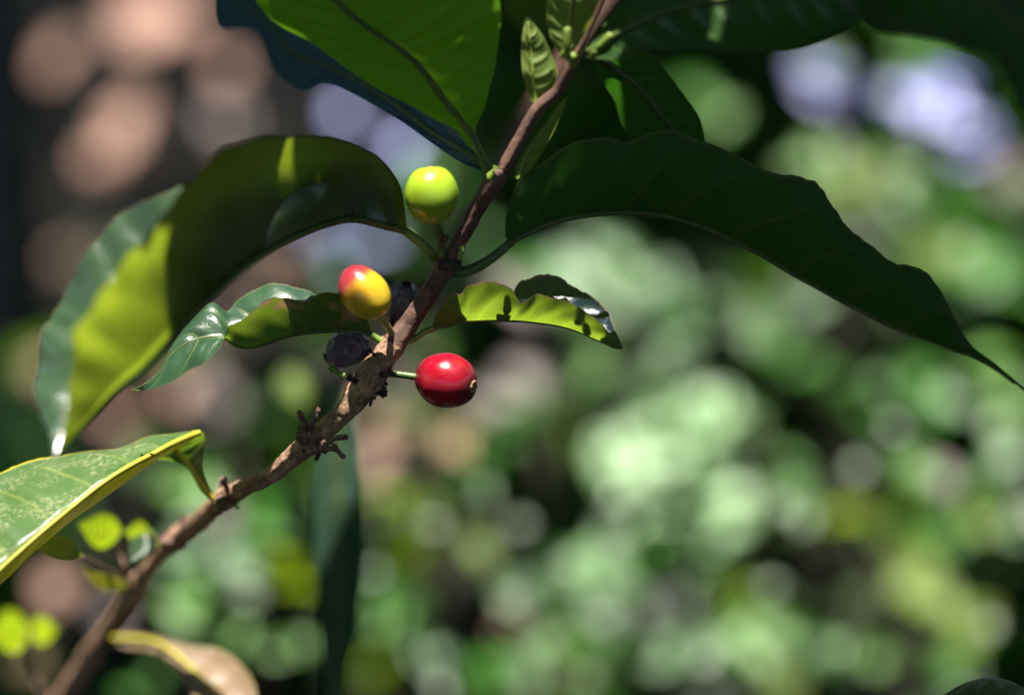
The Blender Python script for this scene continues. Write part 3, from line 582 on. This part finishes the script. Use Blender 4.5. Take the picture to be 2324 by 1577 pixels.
SHD = [(1250,430,-2),(1310,400,-3),(1390,400,-2),(1330,340,-4),(1210,470,0),(680,190,44),(640,130,52),(560,50,58),(740,170,40),(1500,400,4),(1600,430,6),(1700,450,8),(1800,520,10),(1900,600,14),(2000,650,18),(2100,720,22),(2200,780,26),(1700,380,4),(1900,520,10),(1500,320,-2),
       (1080,130,-20),(1100,180,-18),(1100,80,-22),(1060,80,-21),(1500,60,-44),(1650,60,-52),(1800,40,-58),(2050,40,-62),(2150,60,-66),(1450,230,14),(1520,280,20),(1350,752,-4),(2240,90,-70),(1400,80,-36),(2200,20,-68),(2280,40,-74),(2290,100,-74),(2320,0,-76),(2150,0,-66),(2250,40,-72),(2230,-20,-62),(2260,10,-64),(2310,30,-66),(2200,60,-66)]
SHD += [onB(i, t) for i in range(2, 10) for t in (0.2, 0.5, 0.8)] + [(610,335,-52),(650,330,-38),(700,335,-24),(660,380,-32)] + [onB(10, .8), onB(11, .95), onB(10, .5), onB(11, .78), onB(10, .2)] 
SHT = [(sp2(P(*q)), q) for q in SHD]
def inside(c2, ang, L, W, p2, pad):
    dx, dz = p2[0] - c2[0], p2[1] - c2[1]; a, b = dx * math.cos(ang) + dz * math.sin(ang), -dx * math.sin(ang) + dz * math.cos(ang)
    return (a / (L / 2 + pad)) ** 2 + (b / (W / 2 + pad)) ** 2 < 1
def overleaf(p2, ang, L, W, h, seed):  # added unseen leaf, set on a sun ray to cast shade
    rnd = random.Random(seed); o = P(1162, 788.5, 0)
    base = o - SUN * 0; c = EX * p2[0] + EZ * p2[1]; c = c + SUN * (o.dot(SUN) + h)
    ex = EX * math.cos(ang) + EZ * math.sin(ang); ey = SUN.cross(ex); mb = MB(); nu, nv = 24, 8; vs, uv = [], []
    for i in range(nu + 1):
        t = i / nu; wd = W / 2 * max(0.02, math.sin(math.pi * t ** 0.85)) ** 0.7
        for j in range(nv + 1):
            a = -1 + 2 * j / nv
            vs.append(c + ex * (t - 0.5) * L + ey * a * wd * (1 + 0.05 * nz(t * 9, seed, a)) - SUN * ((t - 0.5) ** 2 * L * 0.25) + SUN * abs(a) * wd * 0.3); uv.append((t, j / nv))
    fs = [(i*(nv+1)+j, (i+1)*(nv+1)+j, (i+1)*(nv+1)+j+1, i*(nv+1)+j+1) for i in range(nu) for j in range(nv)]
    mb.add(vs, fs, uv); mb.build('leaf', M['leaf_dark'], upper); return c
rs_ = random.Random(21); placed = []; need = {i: 2 for i in range(len(SHT))}
for it in range(30000):
    if not any(v > 0 for v in need.values()) or len(placed) > 130: break
    i = rs_.choice([k for k, v in need.items() if v > 0]); L = rs_.choice([0.11, 0.08, 0.055, 0.035, 0.024, 0.016]); W = L * rs_.uniform(.38, .5); ang = rs_.uniform(0, math.pi)
    p = SHT[i][0]; c2 = (p[0] + rs_.uniform(-.35, .35) * L, p[1] + rs_.uniform(-.3, .3) * L)
    if (L < 0.05 and it < 5000) or (L < 0.03 and it < 12000): continue
    if not inside(c2, ang, L, W, p, -0.001): continue
    if any(inside(c2, ang, L, W, q, r) for q, r in LIT2): continue
    placed.append((c2, ang, L, W))
    for k in need:
        if inside(c2, ang, L, W, SHT[k][0], -0.001): need[k] -= 1
print('shade leaves', len(placed), 'unmet', [tuple(int(z) for z in SHD[k]) for k, v in need.items() if v == 2])
cs_ = [overleaf(*q, rs_.uniform(0.11, 0.30), 50 + i) for i, q in enumerate(placed)]
mb = MB()
def crosses(a, b):
    n = 0
    for k in range(1, 24):
        t = k / 24; q = (a[0] + (b[0]-a[0])*t, a[1] + (b[1]-a[1])*t)
        n += sum(1 for p, r in LIT2 if math.hypot(q[0]-p[0], q[1]-p[1]) < r + 0.001)
    return n
hub_ = P(1500, -900, -200); done = [(sp2(hub_), hub_)]; todo = [(sp2(c), c) for c in cs_]
while todo:
    best = min(((math.hypot(a[0]-b[0], a[1]-b[1]) + 0.05 * crosses(a, b), ia, ib) for ia, (a, _) in enumerate(done) for ib, (b, _) in enumerate(todo)))
    a, b = done[best[1]], todo.pop(best[2]); done.append(b)
    tube(mb, [a[1], (a[1] + b[1]) / 2 + SUN * 0.006, b[1]], [0.0006, 0.0005, 0.0004], 6, 10)
tube(mb, [hub_, P(1560,-1300,-180), P(1700,-1900,-100)], [0.0012, 0.0018, 0.003], 10, 20, rough=0.1)
mb.build('stem', M['bark'], upper)  # added twigs joining the unseen shade leaves

# bottom-right corner leaf on its own twig
corner = empty('coffee_leaf_sprig', P(2500, 1800, 10)); tag(corner, 'small glossy dark green leaf tip poking in at the bottom right corner', 'leaf sprig')
stZ = [((2120,1590,0),(2118,1592),(2124,1588)), ((2180,1580,-2),(2175,1600),(2180,1553)), ((2232,1576,-4),(2230,1610),(2234,1538)), ((2284,1582,-6),(2280,1625),(2286,1542)), ((2330,1605,-7),(2325,1650),(2340,1570)),
       ((2390,1650,-6),(2380,1690),(2400,1620)), ((2450,1720,0),(2448,1722),(2452,1718))]
leaf(stZ, M['leaf_small'], corner, kN=0.5, kF=0.4, seed=47, rib=(0.6, 0.3), nu=60)
mb = MB(); tube(mb, [P(2450,1720,0), P(2500,1800,10), P(2560,1950,20)], [0.0012, 0.0015, 0.002], 10, 20, rough=0.1); mb.build('stem', M['bark_up'], corner)

# ------------------------------------------------------------------ background plants
def bl(mb, c, length, width, nrm, ex, mi=0, curl=0.25, fold=0.25, seed=0.0, nu=10, nv=4):
    nrm = nrm.normalized(); ex = ex - nrm * ex.dot(nrm)
    if ex.length < 1e-4: ex = nrm.orthogonal()
    ex.normalize(); ey = nrm.cross(ex); vs, uv = [], []
    for i in range(nu + 1):
        t = i / nu; wd = width / 2 * max(0.03, math.sin(math.pi * t ** 0.85)) ** 0.8
        for j in range(nv + 1):
            a = -1 + 2 * j / nv
            p = c + ex * (t - 0.5) * length + ey * a * wd - nrm * ((t - 0.5) ** 2) * length * curl + nrm * abs(a) * wd * fold + nrm * wd * 0.16 * a * a * math.sin(t * 17 + seed * 5)
            vs.append(p); uv.append((t, j / nv))
    fs = [(i*(nv+1)+j, (i+1)*(nv+1)+j, (i+1)*(nv+1)+j+1, i*(nv+1)+j+1) for i in range(nu) for j in range(nv)]
    mb.add(vs, fs, uv, mi)
def bmat(name, top, trans, tf, rough, spec, tint=None):
    return leafmat(name, tuple(c * 0.75 for c in top), tuple(c * 1.25 for c in top), tuple(c * 1.1 for c in top), tuple(c * 1.5 for c in top), trans, tf, rough, spec, scale=14, bump=0.3, tint=tint)
BM = {
 'pale': bmat('bg_pale_green', (0.07, 0.20, 0.02), (0.2, 0.4, 0.03), 0.2, 0.40, 0.45),
 'grey': bmat('bg_grey_green', (0.06, 0.15, 0.05), (0.12, 0.25, 0.06), 0.15, 0.42, 0.55),
 'mid': bmat('bg_mid_green', (0.035, 0.16, 0.010), (0.14, 0.3, 0.02), 0.3, 0.45, 0.5),
 'lime': bmat('bg_lime', (0.14, 0.27, 0.006), (0.42, 0.62, 0.02), 0.5, 0.45, 0.4),
 'olive': bmat('bg_olive', (0.11, 0.18, 0.015), (0.3, 0.32, 0.05), 0.3, 0.5, 0.5),
 'dark': bmat('bg_dark_green', (0.010, 0.032, 0.008), (0.02, 0.08, 0.005), 0.2, 0.4, 0.5),  # albedo lowered so the gaps between bushes read as shade
 'brown': bmat('bg_dry_brown', (0.44, 0.26, 0.21), (0.4, 0.2, 0.1), 0.2, 0.7, 0.3),
 'tan': bmat('bg_dry_tan', (0.30, 0.22, 0.12), (0.4, 0.3, 0.1), 0.2, 0.7, 0.3),
 'lav': bmat('bg_painted_sky', (0.25, 0.28, 0.66), (0.3, 0.3, 0.6), 0.2, 0.4, 0.9),  # lavender albedo painted in place of sky reflected by glossy leaves
 'super': bmat('bg_bright_pale', (0.16, 0.34, 0.11), (0.2, 0.4, 0.04), 0.2, 0.40, 0.9),
 'glint': bmat('bg_added_glint', (0.22, 0.30, 0.20), (0.3, 0.4, 0.2), 0.1, 0.24, 1.0),  # pale glossy bits added as sparkles, brightness partly in the colour
 'litter': bmat('bg_litter_brown', (0.035, 0.028, 0.016), (0.04, 0.03, 0.02), 0.1, 0.7, 0.3),
 'mauve': bmat('bg_mauve_grey', (0.22, 0.165, 0.17), (0.3, 0.25, 0.3), 0.2, 0.55, 0.6),
}
KEYS = list(BM); MATS = [BM[k] for k in KEYS]
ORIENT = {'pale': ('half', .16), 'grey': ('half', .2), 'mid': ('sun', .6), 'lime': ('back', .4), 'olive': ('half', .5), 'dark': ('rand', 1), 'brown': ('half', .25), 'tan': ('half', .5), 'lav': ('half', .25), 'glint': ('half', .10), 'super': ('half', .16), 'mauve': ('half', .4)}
def orient(kind, rnd):
    o, j = ORIENT[kind]; jv = Vector((rnd.uniform(-1, 1), rnd.uniform(-1, 1), rnd.uniform(-1, 1))) * j
    b = {'half': HALF, 'sun': (SUN + VIEW * 0.35).normalized(), 'back': cdir(0, 0.75, -0.66), 'rand': SUN}[o]
    return (b + jv).normalized()
# (x, y, rx, ry, depth mm, kind, fill, plant)
BL = [
 # right: big pale patch and neighbours
 (1560,930,70,90,1200,'super',1,'a'),(1470,1070,110,90,1200,'super',1,'a'),(1590,1120,90,110,1200,'super',1,'a'),(1610,1250,80,60,1200,'super',.9,'a'),(1540,1180,90,70,1200,'super',.8,'a'),
 (1330,620,110,80,1100,'grey',.7,'b'),(1470,680,90,80,1100,'grey',1,'b'),(1390,560,80,50,1200,'grey',.5,'b'),(1340,800,90,60,1000,'pale',.5,'b'),(1180,690,70,60,1300,'mauve',.5,'b'),(1520,770,60,50,1000,'grey',.7,'b'),
 (1200,860,60,70,1000,'mauve',.5,'b'),(1090,900,60,50,1000,'mauve',.4,'b'),
 (935,1235,60,60,800,'lime',1,'c'),(980,1120,70,70,800,'olive',.7,'c'),(1000,990,60,50,900,'tan',.9,'c'),(1060,1090,60,60,900,'mid',.7,'c'),(1080,1240,60,60,900,'olive',.4,'c'),
 (1175,1355,38,38,760,'grey',1,'d'),(1290,1280,42,42,760,'grey',.7,'d'),(1375,1400,34,34,760,'grey',.8,'d'),(1240,1450,38,38,760,'pale',.7,'d'),(1510,1490,36,36,760,'grey',.6,'d'),(1610,1490,42,42,760,'grey',.9,'d'),(950,1500,60,60,800,'grey',.8,'d'),(1330,1540,36,36,760,'olive',.5,'d'),
 (900,1420,60,60,800,'pale',.5,'d'),(1100,1480,50,50,800,'mid',.5,'d'),(1440,1330,50,50,800,'mid',.5,'d'),
 (1690,1360,40,50,850,'lime',1,'e'),(1720,1460,80,70,900,'pale',.9,'e'),(1790,1540,60,40,900,'olive',.6,'e'),(1780,1180,50,50,900,'mid',.7,'e'),(1830,1100,60,50,900,'mid',.5,'e'),
 (1970,1180,70,60,1000,'lime',.6,'f'),(2080,1250,100,70,1000,'olive',.9,'f'),(2200,1160,90,80,1000,'olive',.8,'f'),(2140,1080,40,40,1000,'mauve',.9,'f'),(2290,1180,40,50,1000,'grey',.7,'f'),(2120,1400,90,110,1100,'olive',.6,'f'),(1990,1330,60,80,1100,'pale',.5,'f'),(2280,1040,50,50,1000,'grey',.6,'f'),(1950,1480,60,60,1000,'pale',.4,'f'),
 (1960,400,110,60,1500,'olive',.8,'g'),(1830,360,70,60,1500,'pale',.6,'g'),(1880,460,80,50,1500,'pale',.7,'g'),(2130,590,60,60,1300,'olive',.8,'g'),(2260,640,50,60,1400,'grey',.5,'g'),(2040,480,60,40,1500,'pale',.5,'g'),
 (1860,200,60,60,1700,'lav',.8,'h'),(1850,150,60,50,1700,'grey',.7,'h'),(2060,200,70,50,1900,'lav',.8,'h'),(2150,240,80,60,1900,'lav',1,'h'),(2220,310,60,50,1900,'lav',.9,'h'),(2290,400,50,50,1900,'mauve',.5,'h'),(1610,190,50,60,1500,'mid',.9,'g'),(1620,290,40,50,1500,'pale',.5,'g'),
 (1820,680,60,40,1200,'grey',.5,'i'),(2250,860,60,70,1100,'pale',.8,'i'),(2160,900,60,60,1100,'grey',.5,'i'),(2050,850,90,60,1200,'mid',.7,'i'),(1880,860,80,60,1200,'mid',.7,'i'),(1720,800,80,60,1200,'mid',.6,'i'),(2280,960,50,50,1100,'pale',.6,'i'),(1980,960,60,50,1200,'mid',.6,'i'),(1700,720,60,40,1200,'pale',.6,'i'),
 (640,1300,60,110,700,'lime',.7,'j'),(610,1170,60,70,700,'mid',.9,'j'),(540,1250,60,60,700,'grey',.4,'j'),(430,1110,60,60,600,'pale',.8,'j'),(440,1260,60,60,700,'grey',.6,'j'),(430,1370,80,60,700,'pale',.6,'j'),(660,1440,40,80,700,'pale',.6,'j'),(560,1420,50,50,700,'pale',.5,'j'),(300,1560,90,40,700,'mid',.6,'j'),
 (880,1340,50,60,800,'mid',.7,'d'),(870,1140,30,60,900,'olive',.6,'c'),(660,880,30,90,400,'olive',.6,'c'),
]
DRY = [
 (330,50,120,80,4200,'brown'),(420,60,90,60,4200,'brown'),(130,130,50,70,4000,'brown'),(290,290,40,110,3600,'brown'),(235,365,50,50,3600,'brown'),(515,265,60,60,3800,'mauve'),(520,165,50,40,3800,'brown'),
 (85,650,30,90,3000,'brown'),(110,830,40,60,2600,'brown'),(240,960,100,40,2200,'brown'),(400,890,90,40,2200,'brown'),(490,930,60,80,1800,'mauve'),(470,850,60,50,1800,'mauve'),(500,730,50,40,2400,'brown'),(590,650,40,60,2400,'brown'),
 (862,1040,26,80,1100,'brown'),(850,950,30,50,1100,'brown'),(930,960,60,40,1200,'tan'),(900,860,40,50,1400,'mauve'),(950,840,50,40,1400,'brown'),
 (1240,1560,50,30,1000,'brown'),(1150,1410,36,40,1000,'brown'),(1210,300,20,60,2400,'brown'),
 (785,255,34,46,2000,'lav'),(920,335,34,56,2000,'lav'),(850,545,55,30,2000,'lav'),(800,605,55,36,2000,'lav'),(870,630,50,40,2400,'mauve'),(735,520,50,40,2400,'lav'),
 (500,1160,50,40,1400,'mauve'),(240,1400,50,50,1300,'mauve'),(130,1340,60,60,1300,'brown'),(60,1500,40,50,1000,'tan'),
]
def ppx(d): return 36.0 / LENS / 2324 * (D0 + d) / 1000      # metres per picture unit at that depth
GL = [(1175,1355),(1290,1280),(1375,1400),(1240,1450),(1510,1490),(1605,1490),(1180,1190),(1830,1180),(1780,1150),(2140,1085),(2290,1040),(1330,1530),(1000,1560),(1700,745),(1950,1060),(2030,970),(2250,960),(1100,1120),(980,1190),(1400,1130),(1750,1330),(560,1350),(430,1180),(620,1480),(1900,1470),(2240,1420),(850,1300),(1620,680),(2180,560),(2060,400),(1900,330)]
BL += [(x, y, 5, 5, 820 if y > 900 else 1200, 'glint', 0, 'd' if y > 1180 and 800 < x < 1700 else 'j' if x < 800 else 'f' if y > 900 and x > 1700 else 'c' if y > 900 else 'g') for x, y in GL]  # tiny leaves added only to make blurred sparkles
r9 = random.Random(33)
for _ in range(60):
    x, y = r9.uniform(840, 2330), r9.uniform(870, 1570)
    if (1200 < x < 1420 and y < 1080) or (1640 < x < 1900 and 1050 < y < 1330) or (1780 < x < 1900 and 1200 < y < 1420) or (x > 2150 and y > 1380): continue
    BL.append((x, y, r9.uniform(24, 46), r9.uniform(24, 46), r9.uniform(700, 1500), r9.choice(['mid', 'mid', 'lime', 'mid', 'dark', 'mid', 'dark', 'pale']), .5, 'c' if x < 1150 and y < 1300 else 'd' if x < 1650 and y > 1180 else 'a' if x < 1650 else 'f' if y > 1000 else 'i'))
plants = {}
rnd = random.Random(11)
for (x, y, rx, ry, d, kind, fill, pl) in BL:
    mb, pts = plants.setdefault(pl, (MB(), []))
    s = ppx(d); area = math.pi * rx * ry
    ll = max(64, min(1.5 * min(rx, ry), 170)) * 1.3; n = max(2, int(fill * area / (ll * ll * 0.40) * (2.8 if pl == 'a' else 1.5)))
    if kind == 'glint': n = 3; ll = 40
    for i in range(n):
        a = rnd.uniform(0, 6.283); q = math.sqrt(rnd.random()) * 0.8
        c = P(x + math.cos(a) * q * rx, y + math.sin(a) * q * ry, d + (rnd.uniform(-60, 120) if kind != 'glint' else -90))
        bl(mb, c, ll * s * rnd.uniform(0.8, 1.2), ll * s * 0.5 * rnd.uniform(0.8, 1.2), orient(kind, rnd), Vector((rnd.uniform(-1, 1), rnd.uniform(-1, 1), rnd.uniform(-.6, .3))), KEYS.index(kind), seed=rnd.random() * 9)
        pts.append(c)
    clear.append((P(x, y, d), max(rx, ry) * s * 1.05))
LBL = {'a': 'blurred coffee bush with the large pale green sunlit leaves', 'b': 'blurred grey-green foliage behind the small glossy-tipped leaf',
 'c': 'blurred bush with vivid lime leaves below the red cherry', 'd': 'low bush along the bottom with added pale glint leaves', 'e': 'blurred bush with one vivid lime patch right of the pale leaves',
 'f': 'yellowish green blurred bush at the right side', 'g': 'blurred olive bush above the right arching leaf', 'h': 'blurred foliage at the upper right with painted lavender sky reflections',
 'i': 'dim green blurred bush beneath the right arching leaf', 'j': 'bright green blurred bush below the lower stem'}
M['bgstem'] = barkmat('bush_stem', (0.04, 0.035, 0.02), (0.025, 0.02, 0.014), (0.08, 0.06, 0.05), scale=40)
for k, (mb, pts) in sorted(plants.items()):
    c = sum(pts, Vector()) / len(pts); base = Vector((c.x, c.y + 0.08, 0))
    root = empty('coffee_bush', base); tag(root, LBL[k], 'bush', 'out-of-focus coffee bushes behind the branch')
    mb.build('foliage', MATS, root)
    ms = MB(); r2 = random.Random(ord(k)); top = max(p.z for p in pts)
    tube(ms, [base, base + Vector((0.01, 0, c.z * 0.5)), Vector((c.x, c.y + 0.06, top - 0.02))], [0.009, 0.007, 0.003], 8, 20, rough=0.05, rf=0.2)
    for i in range(10):
        p = r2.choice(pts); h = max(0.05, min(p.z, top) - 0.06); o_ = Vector((base.x, base.y, h * 0.92))
        tube(ms, [o_, (o_ + p) / 2 + Vector((0, 0, 0.01)), p], [0.004, 0.003, 0.0015], 6, 10)
    ms.build('stem', M['bgstem'], root)
# dry things
dry = {}
for (x, y, rx, ry, d, kind) in DRY:
    key = 'upper' if (x < 700 and y < 700) else 'low' if x < 640 else 'sky' if kind == 'lav' or (x > 700 and y < 700) else 'mid'
    mb, pts = dry.setdefault(key, (MB(), []))
    s = ppx(d)
    for i in range(4):
        c = P(x + rnd.uniform(-.35, .35) * rx, y + rnd.uniform(-.35, .35) * ry, d + rnd.uniform(-80, 80))
        L = 1.2 * max(rx, ry) * s; W = 0.95 * min(rx, ry) * s
        ex = cdir(0.5, 0.85, 0) if rx < ry * 1.5 else cdir(1, 0.35, 0)
        bl(mb, c, L, W, orient(kind, rnd), ex + Vector((rnd.uniform(-.2, .2), 0, rnd.uniform(-.2, .2))), KEYS.index(kind), seed=rnd.random() * 9, curl=0.15)
        pts.append(c)
    clear.append((P(x, y, d), max(rx, ry) * s * 1.0))
DL = {'upper': ('dead_banana_plant', 'blurred dead plant with pinkish brown dry leaves at the upper left', 'dead plant'), 'low': ('dead_shrub', 'blurred dry brown shrub left of the lower stem', 'dead shrub'),
      'sky': ('sky_tinted_shrub', 'blurred shrub with painted lavender sky reflections around the green cherry', 'shrub'), 'mid': ('dry_shrub', 'dry tan and pink brown blurred stalks below the red cherry', 'dead shrub')}  # no flowers on the lavender shrub: its colour stands for reflected sky
for key, (mb, pts) in dry.items():
    nm, lb, ct = DL[key]; c = sum(pts, Vector()) / len(pts); root = empty(nm, (c.x, c.y + 0.1, 0)); tag(root, lb, ct)
    mb.build('foliage', MATS, root)
    ms = MB(); b = Vector((c.x, c.y + 0.1, 0)); top = max(p.z for p in pts)
    tube(ms, [b, b + Vector((0.02, 0, top * 0.5)), b + Vector((-0.02, 0, top))], [0.02, 0.016, 0.008], 10, 20)
    for p in pts[::3]: tube(ms, [b + Vector((0, 0, max(0.02, p.z * 0.7))), p], [0.006, 0.002], 6, 8)
    ms.build('stem', M['bgstem'], root)

# hanging leaf and its twig, behind the stem
hang = empty('coffee_twig', P(790, 780, 170)); tag(hang, 'long dull green leaf hanging straight down behind the branch, out of focus', 'hanging leaf')
stH2 = [((790,900,150),(786,900),(794,900)), ((768,970,150),(735,975),(812,965)), ((766,1060,150),(716,1060),(822,1050)), ((768,1170,150),(712,1170),(830,1170)), ((768,1290,150),(714,1290),(828,1290)),
        ((766,1400,150),(722,1400),(814,1400)), ((762,1500,150),(730,1500),(796,1500)), ((757,1600,150),(738,1600),(776,1600)), ((752,1680,150),(751,1680),(753,1680))]
leaf(stH2, M['leaf_hang'], hang, kN=0.25, kF=-0.1, seed=60, bulge=0.05, wave=0.03, rib=(1, 0.5), nu=70)
mb = MB(); tube(mb, [P(1420,-60,190), P(1210,240,180), P(1080,480,170), P(960,690,165), P(860,840,158), P(800,880,152), P(790,905,150)], [0.002, 0.002, 0.0018, 0.0016, 0.0014, 0.0012, 0.001], 8, 40); mb.build('stem', M['bark_up'], hang)

# trees at left and far
def tree(x, y, d, r, label, lean=0.0, hgt=3.2):
    p = P(x, y, d); base = Vector((p.x, p.y, -0.05)); root = empty('tree', base); tag(root, label, 'tree')
    mb = MB(); tube(mb, [base, base + Vector((lean * .5, 0, hgt * .5)), base + Vector((lean, 0, hgt))], [r * 1.15, r, r * 0.85], 20, 60, rough=0.06, rf=0.03, ridges=0.05)
    mb.build('trunk', M['trunk'], root)
    cr_ = MB(); rr = random.Random(int(x))
    for i in range(260):
        a = rr.uniform(0, 6.28); q = rr.random() ** .5 * 0.9; c = base + Vector((lean + math.cos(a) * q, math.sin(a) * q, hgt + rr.uniform(-.2, .7)))
        if any(((c - b) - SUN * (c - b).dot(SUN)).length < rad + 0.05 for b, rad in clear): continue
        bl(cr_, c, 0.16, 0.07, (SUN + Vector((rr.uniform(-1,1), rr.uniform(-1,1), 0))).normalized(), Vector((rr.uniform(-1,1), rr.uniform(-1,1), 0)), KEYS.index('dark'))
    cr_.build('crown', MATS, root)
M['trunk'] = barkmat('trunk_bark', (0.13, 0.11, 0.12), (0.07, 0.055, 0.06), (0.2, 0.17, 0.18), scale=30)
tree(10, 600, 2800, 0.06, 'blurred grey-purple trunk at the far left edge')
tree(2330, 1100, 4200, 0.10, 'dark trunk in the shade at the right edge')

# dark far foliage + ground + canopy added overhead for shade
far = MB(); rf_ = random.Random(5)
for i in range(7000):
    x = rf_.uniform(-500, 2900); y = rf_.uniform(-300, 1750)
    if x < 1000 and y < 660: continue
    if x < 700 and y < 720: continue
    if x < 700 and y < 1020 and rf_.random() < 0.9: continue
    if x < 900 and y < 600 and rf_.random() < 0.6: continue
    d = rf_.uniform(2000, 3600); c = P(x, y, d)
    if c.z < 0.03: continue
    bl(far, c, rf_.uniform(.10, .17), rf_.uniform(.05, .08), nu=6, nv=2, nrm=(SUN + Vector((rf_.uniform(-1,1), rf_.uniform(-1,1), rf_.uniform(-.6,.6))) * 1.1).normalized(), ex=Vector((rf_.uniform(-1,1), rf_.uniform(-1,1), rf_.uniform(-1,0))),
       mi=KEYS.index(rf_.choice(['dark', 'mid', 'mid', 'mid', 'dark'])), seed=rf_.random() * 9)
tag(far.build('undergrowth', MATS), 'dark mass of out-of-focus undergrowth filling the space behind the bushes', 'undergrowth', kind='stuff')
near = MB(); rn = random.Random(15)
for i in range(2000):
    x = rn.uniform(840, 2700); y = rn.uniform(600, 1700); c = P(x, y, rn.uniform(1500, 2300))
    if c.z < 0.03: continue
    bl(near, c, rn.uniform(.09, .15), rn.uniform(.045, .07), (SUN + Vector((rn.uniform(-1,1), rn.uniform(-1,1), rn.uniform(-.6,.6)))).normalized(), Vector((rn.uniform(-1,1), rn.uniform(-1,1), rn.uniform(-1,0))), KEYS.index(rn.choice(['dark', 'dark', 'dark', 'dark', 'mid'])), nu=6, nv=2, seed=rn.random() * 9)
tag(near.build('ground_cover', MATS), 'low deep green plants between the blurred bushes at the right', 'ground cover', kind='stuff')
def groundmat():
    m, t = newmat('forest_floor'); g = N(t); out = g.n("ShaderNodeOutputMaterial")
    geo = g.n("ShaderNodeNewGeometry"); pos = geo.outputs["Position"]
    n1 = g.noise(6, 6, 0.65, pos); n2 = g.noise(0.8, 4, 0.6, pos); n3 = g.noise(40, 4, 0.7, pos)
    c = g.mix(g.ramp(n1, 0.4, 0.6), (0.010, 0.011, 0.006), (0.018, 0.018, 0.010)); c = g.mix(g.m('MULTIPLY', g.ramp(n3, 0.5, 0.65), 0.6), c, (0.06, 0.04, 0.03))
    b = g.n("ShaderNodeBump"); b.inputs["Strength"].default_value = 0.8; b.inputs["Distance"].default_value = 0.02; g.l(n3, b.inputs["Height"])
    p = principled(g, c, 0.85, 0.2, normal=b.outputs[0]); g.l(p.outputs[0], out.inputs[0]); return m
mb = MB(); n = 80; vs = []; S_ = 120.0
for i in range(n + 1):
    for j in range(n + 1):
        x = (i / n - 0.5) * 2; y = (j / n - 0.5) * 2; x = x * abs(x) * S_; y = y * abs(y) * S_
        vs.append((x, y + 3, 0.05 * nz(x * .7, y * .7) + max(0, (math.hypot(x, y) - 8)) * 0.10))
mb.add(vs, [(i*(n+1)+j, (i+1)*(n+1)+j, (i+1)*(n+1)+j+1, i*(n+1)+j+1) for i in range(n) for j in range(n)])
tag(mb.build('ground', groundmat()), kind='structure')
lit = MB(); rl = random.Random(9)
for i in range(1800):
    c = Vector((rl.uniform(-2.6, 2.6), rl.uniform(1.8, 9), 0.0)); c.z = 0.05 * nz(c.x * .7, (c.y - 3) * .7) + 0.02
    bl(lit, c, rl.uniform(.07, .14), rl.uniform(.03, .06), Vector((rl.uniform(-.5,.5), rl.uniform(-.5,.5), 1)), Vector((rl.uniform(-1,1), rl.uniform(-1,1), 0)), KEYS.index('brown' if c.x < -0.1 and rl.random() < .2 else 'litter'))
tag(lit.build('leaf_litter', MATS), 'brown fallen leaves covering the ground, out of focus', 'leaf litter', kind='stuff')
can = MB(); rc = random.Random(3)  # unseen canopy added to block sun, left open above lit spots
def blocked(c):
    for b, rad in clear:
        v = c - b
        if (v - SUN * v.dot(SUN)).length < rad + 0.085: return True
    return False
for x, y, z, r in LIT: clear.append((P(x, y, z), r * PXM))
for i in range(30000):
    c = Vector((rc.uniform(-3.8, 3.8), rc.uniform(-3.0, 9.0), rc.uniform(2.3, 3.2)))
    if blocked(c): continue
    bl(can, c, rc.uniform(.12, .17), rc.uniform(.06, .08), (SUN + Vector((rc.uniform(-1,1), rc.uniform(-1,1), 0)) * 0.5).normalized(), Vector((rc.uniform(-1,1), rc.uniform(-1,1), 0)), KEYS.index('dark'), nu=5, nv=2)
tag(can.build('added_canopy_foliage', MATS), 'unseen foliage added overhead to shade the plants, open along chosen sun rays', 'added shade canopy', kind='stuff')
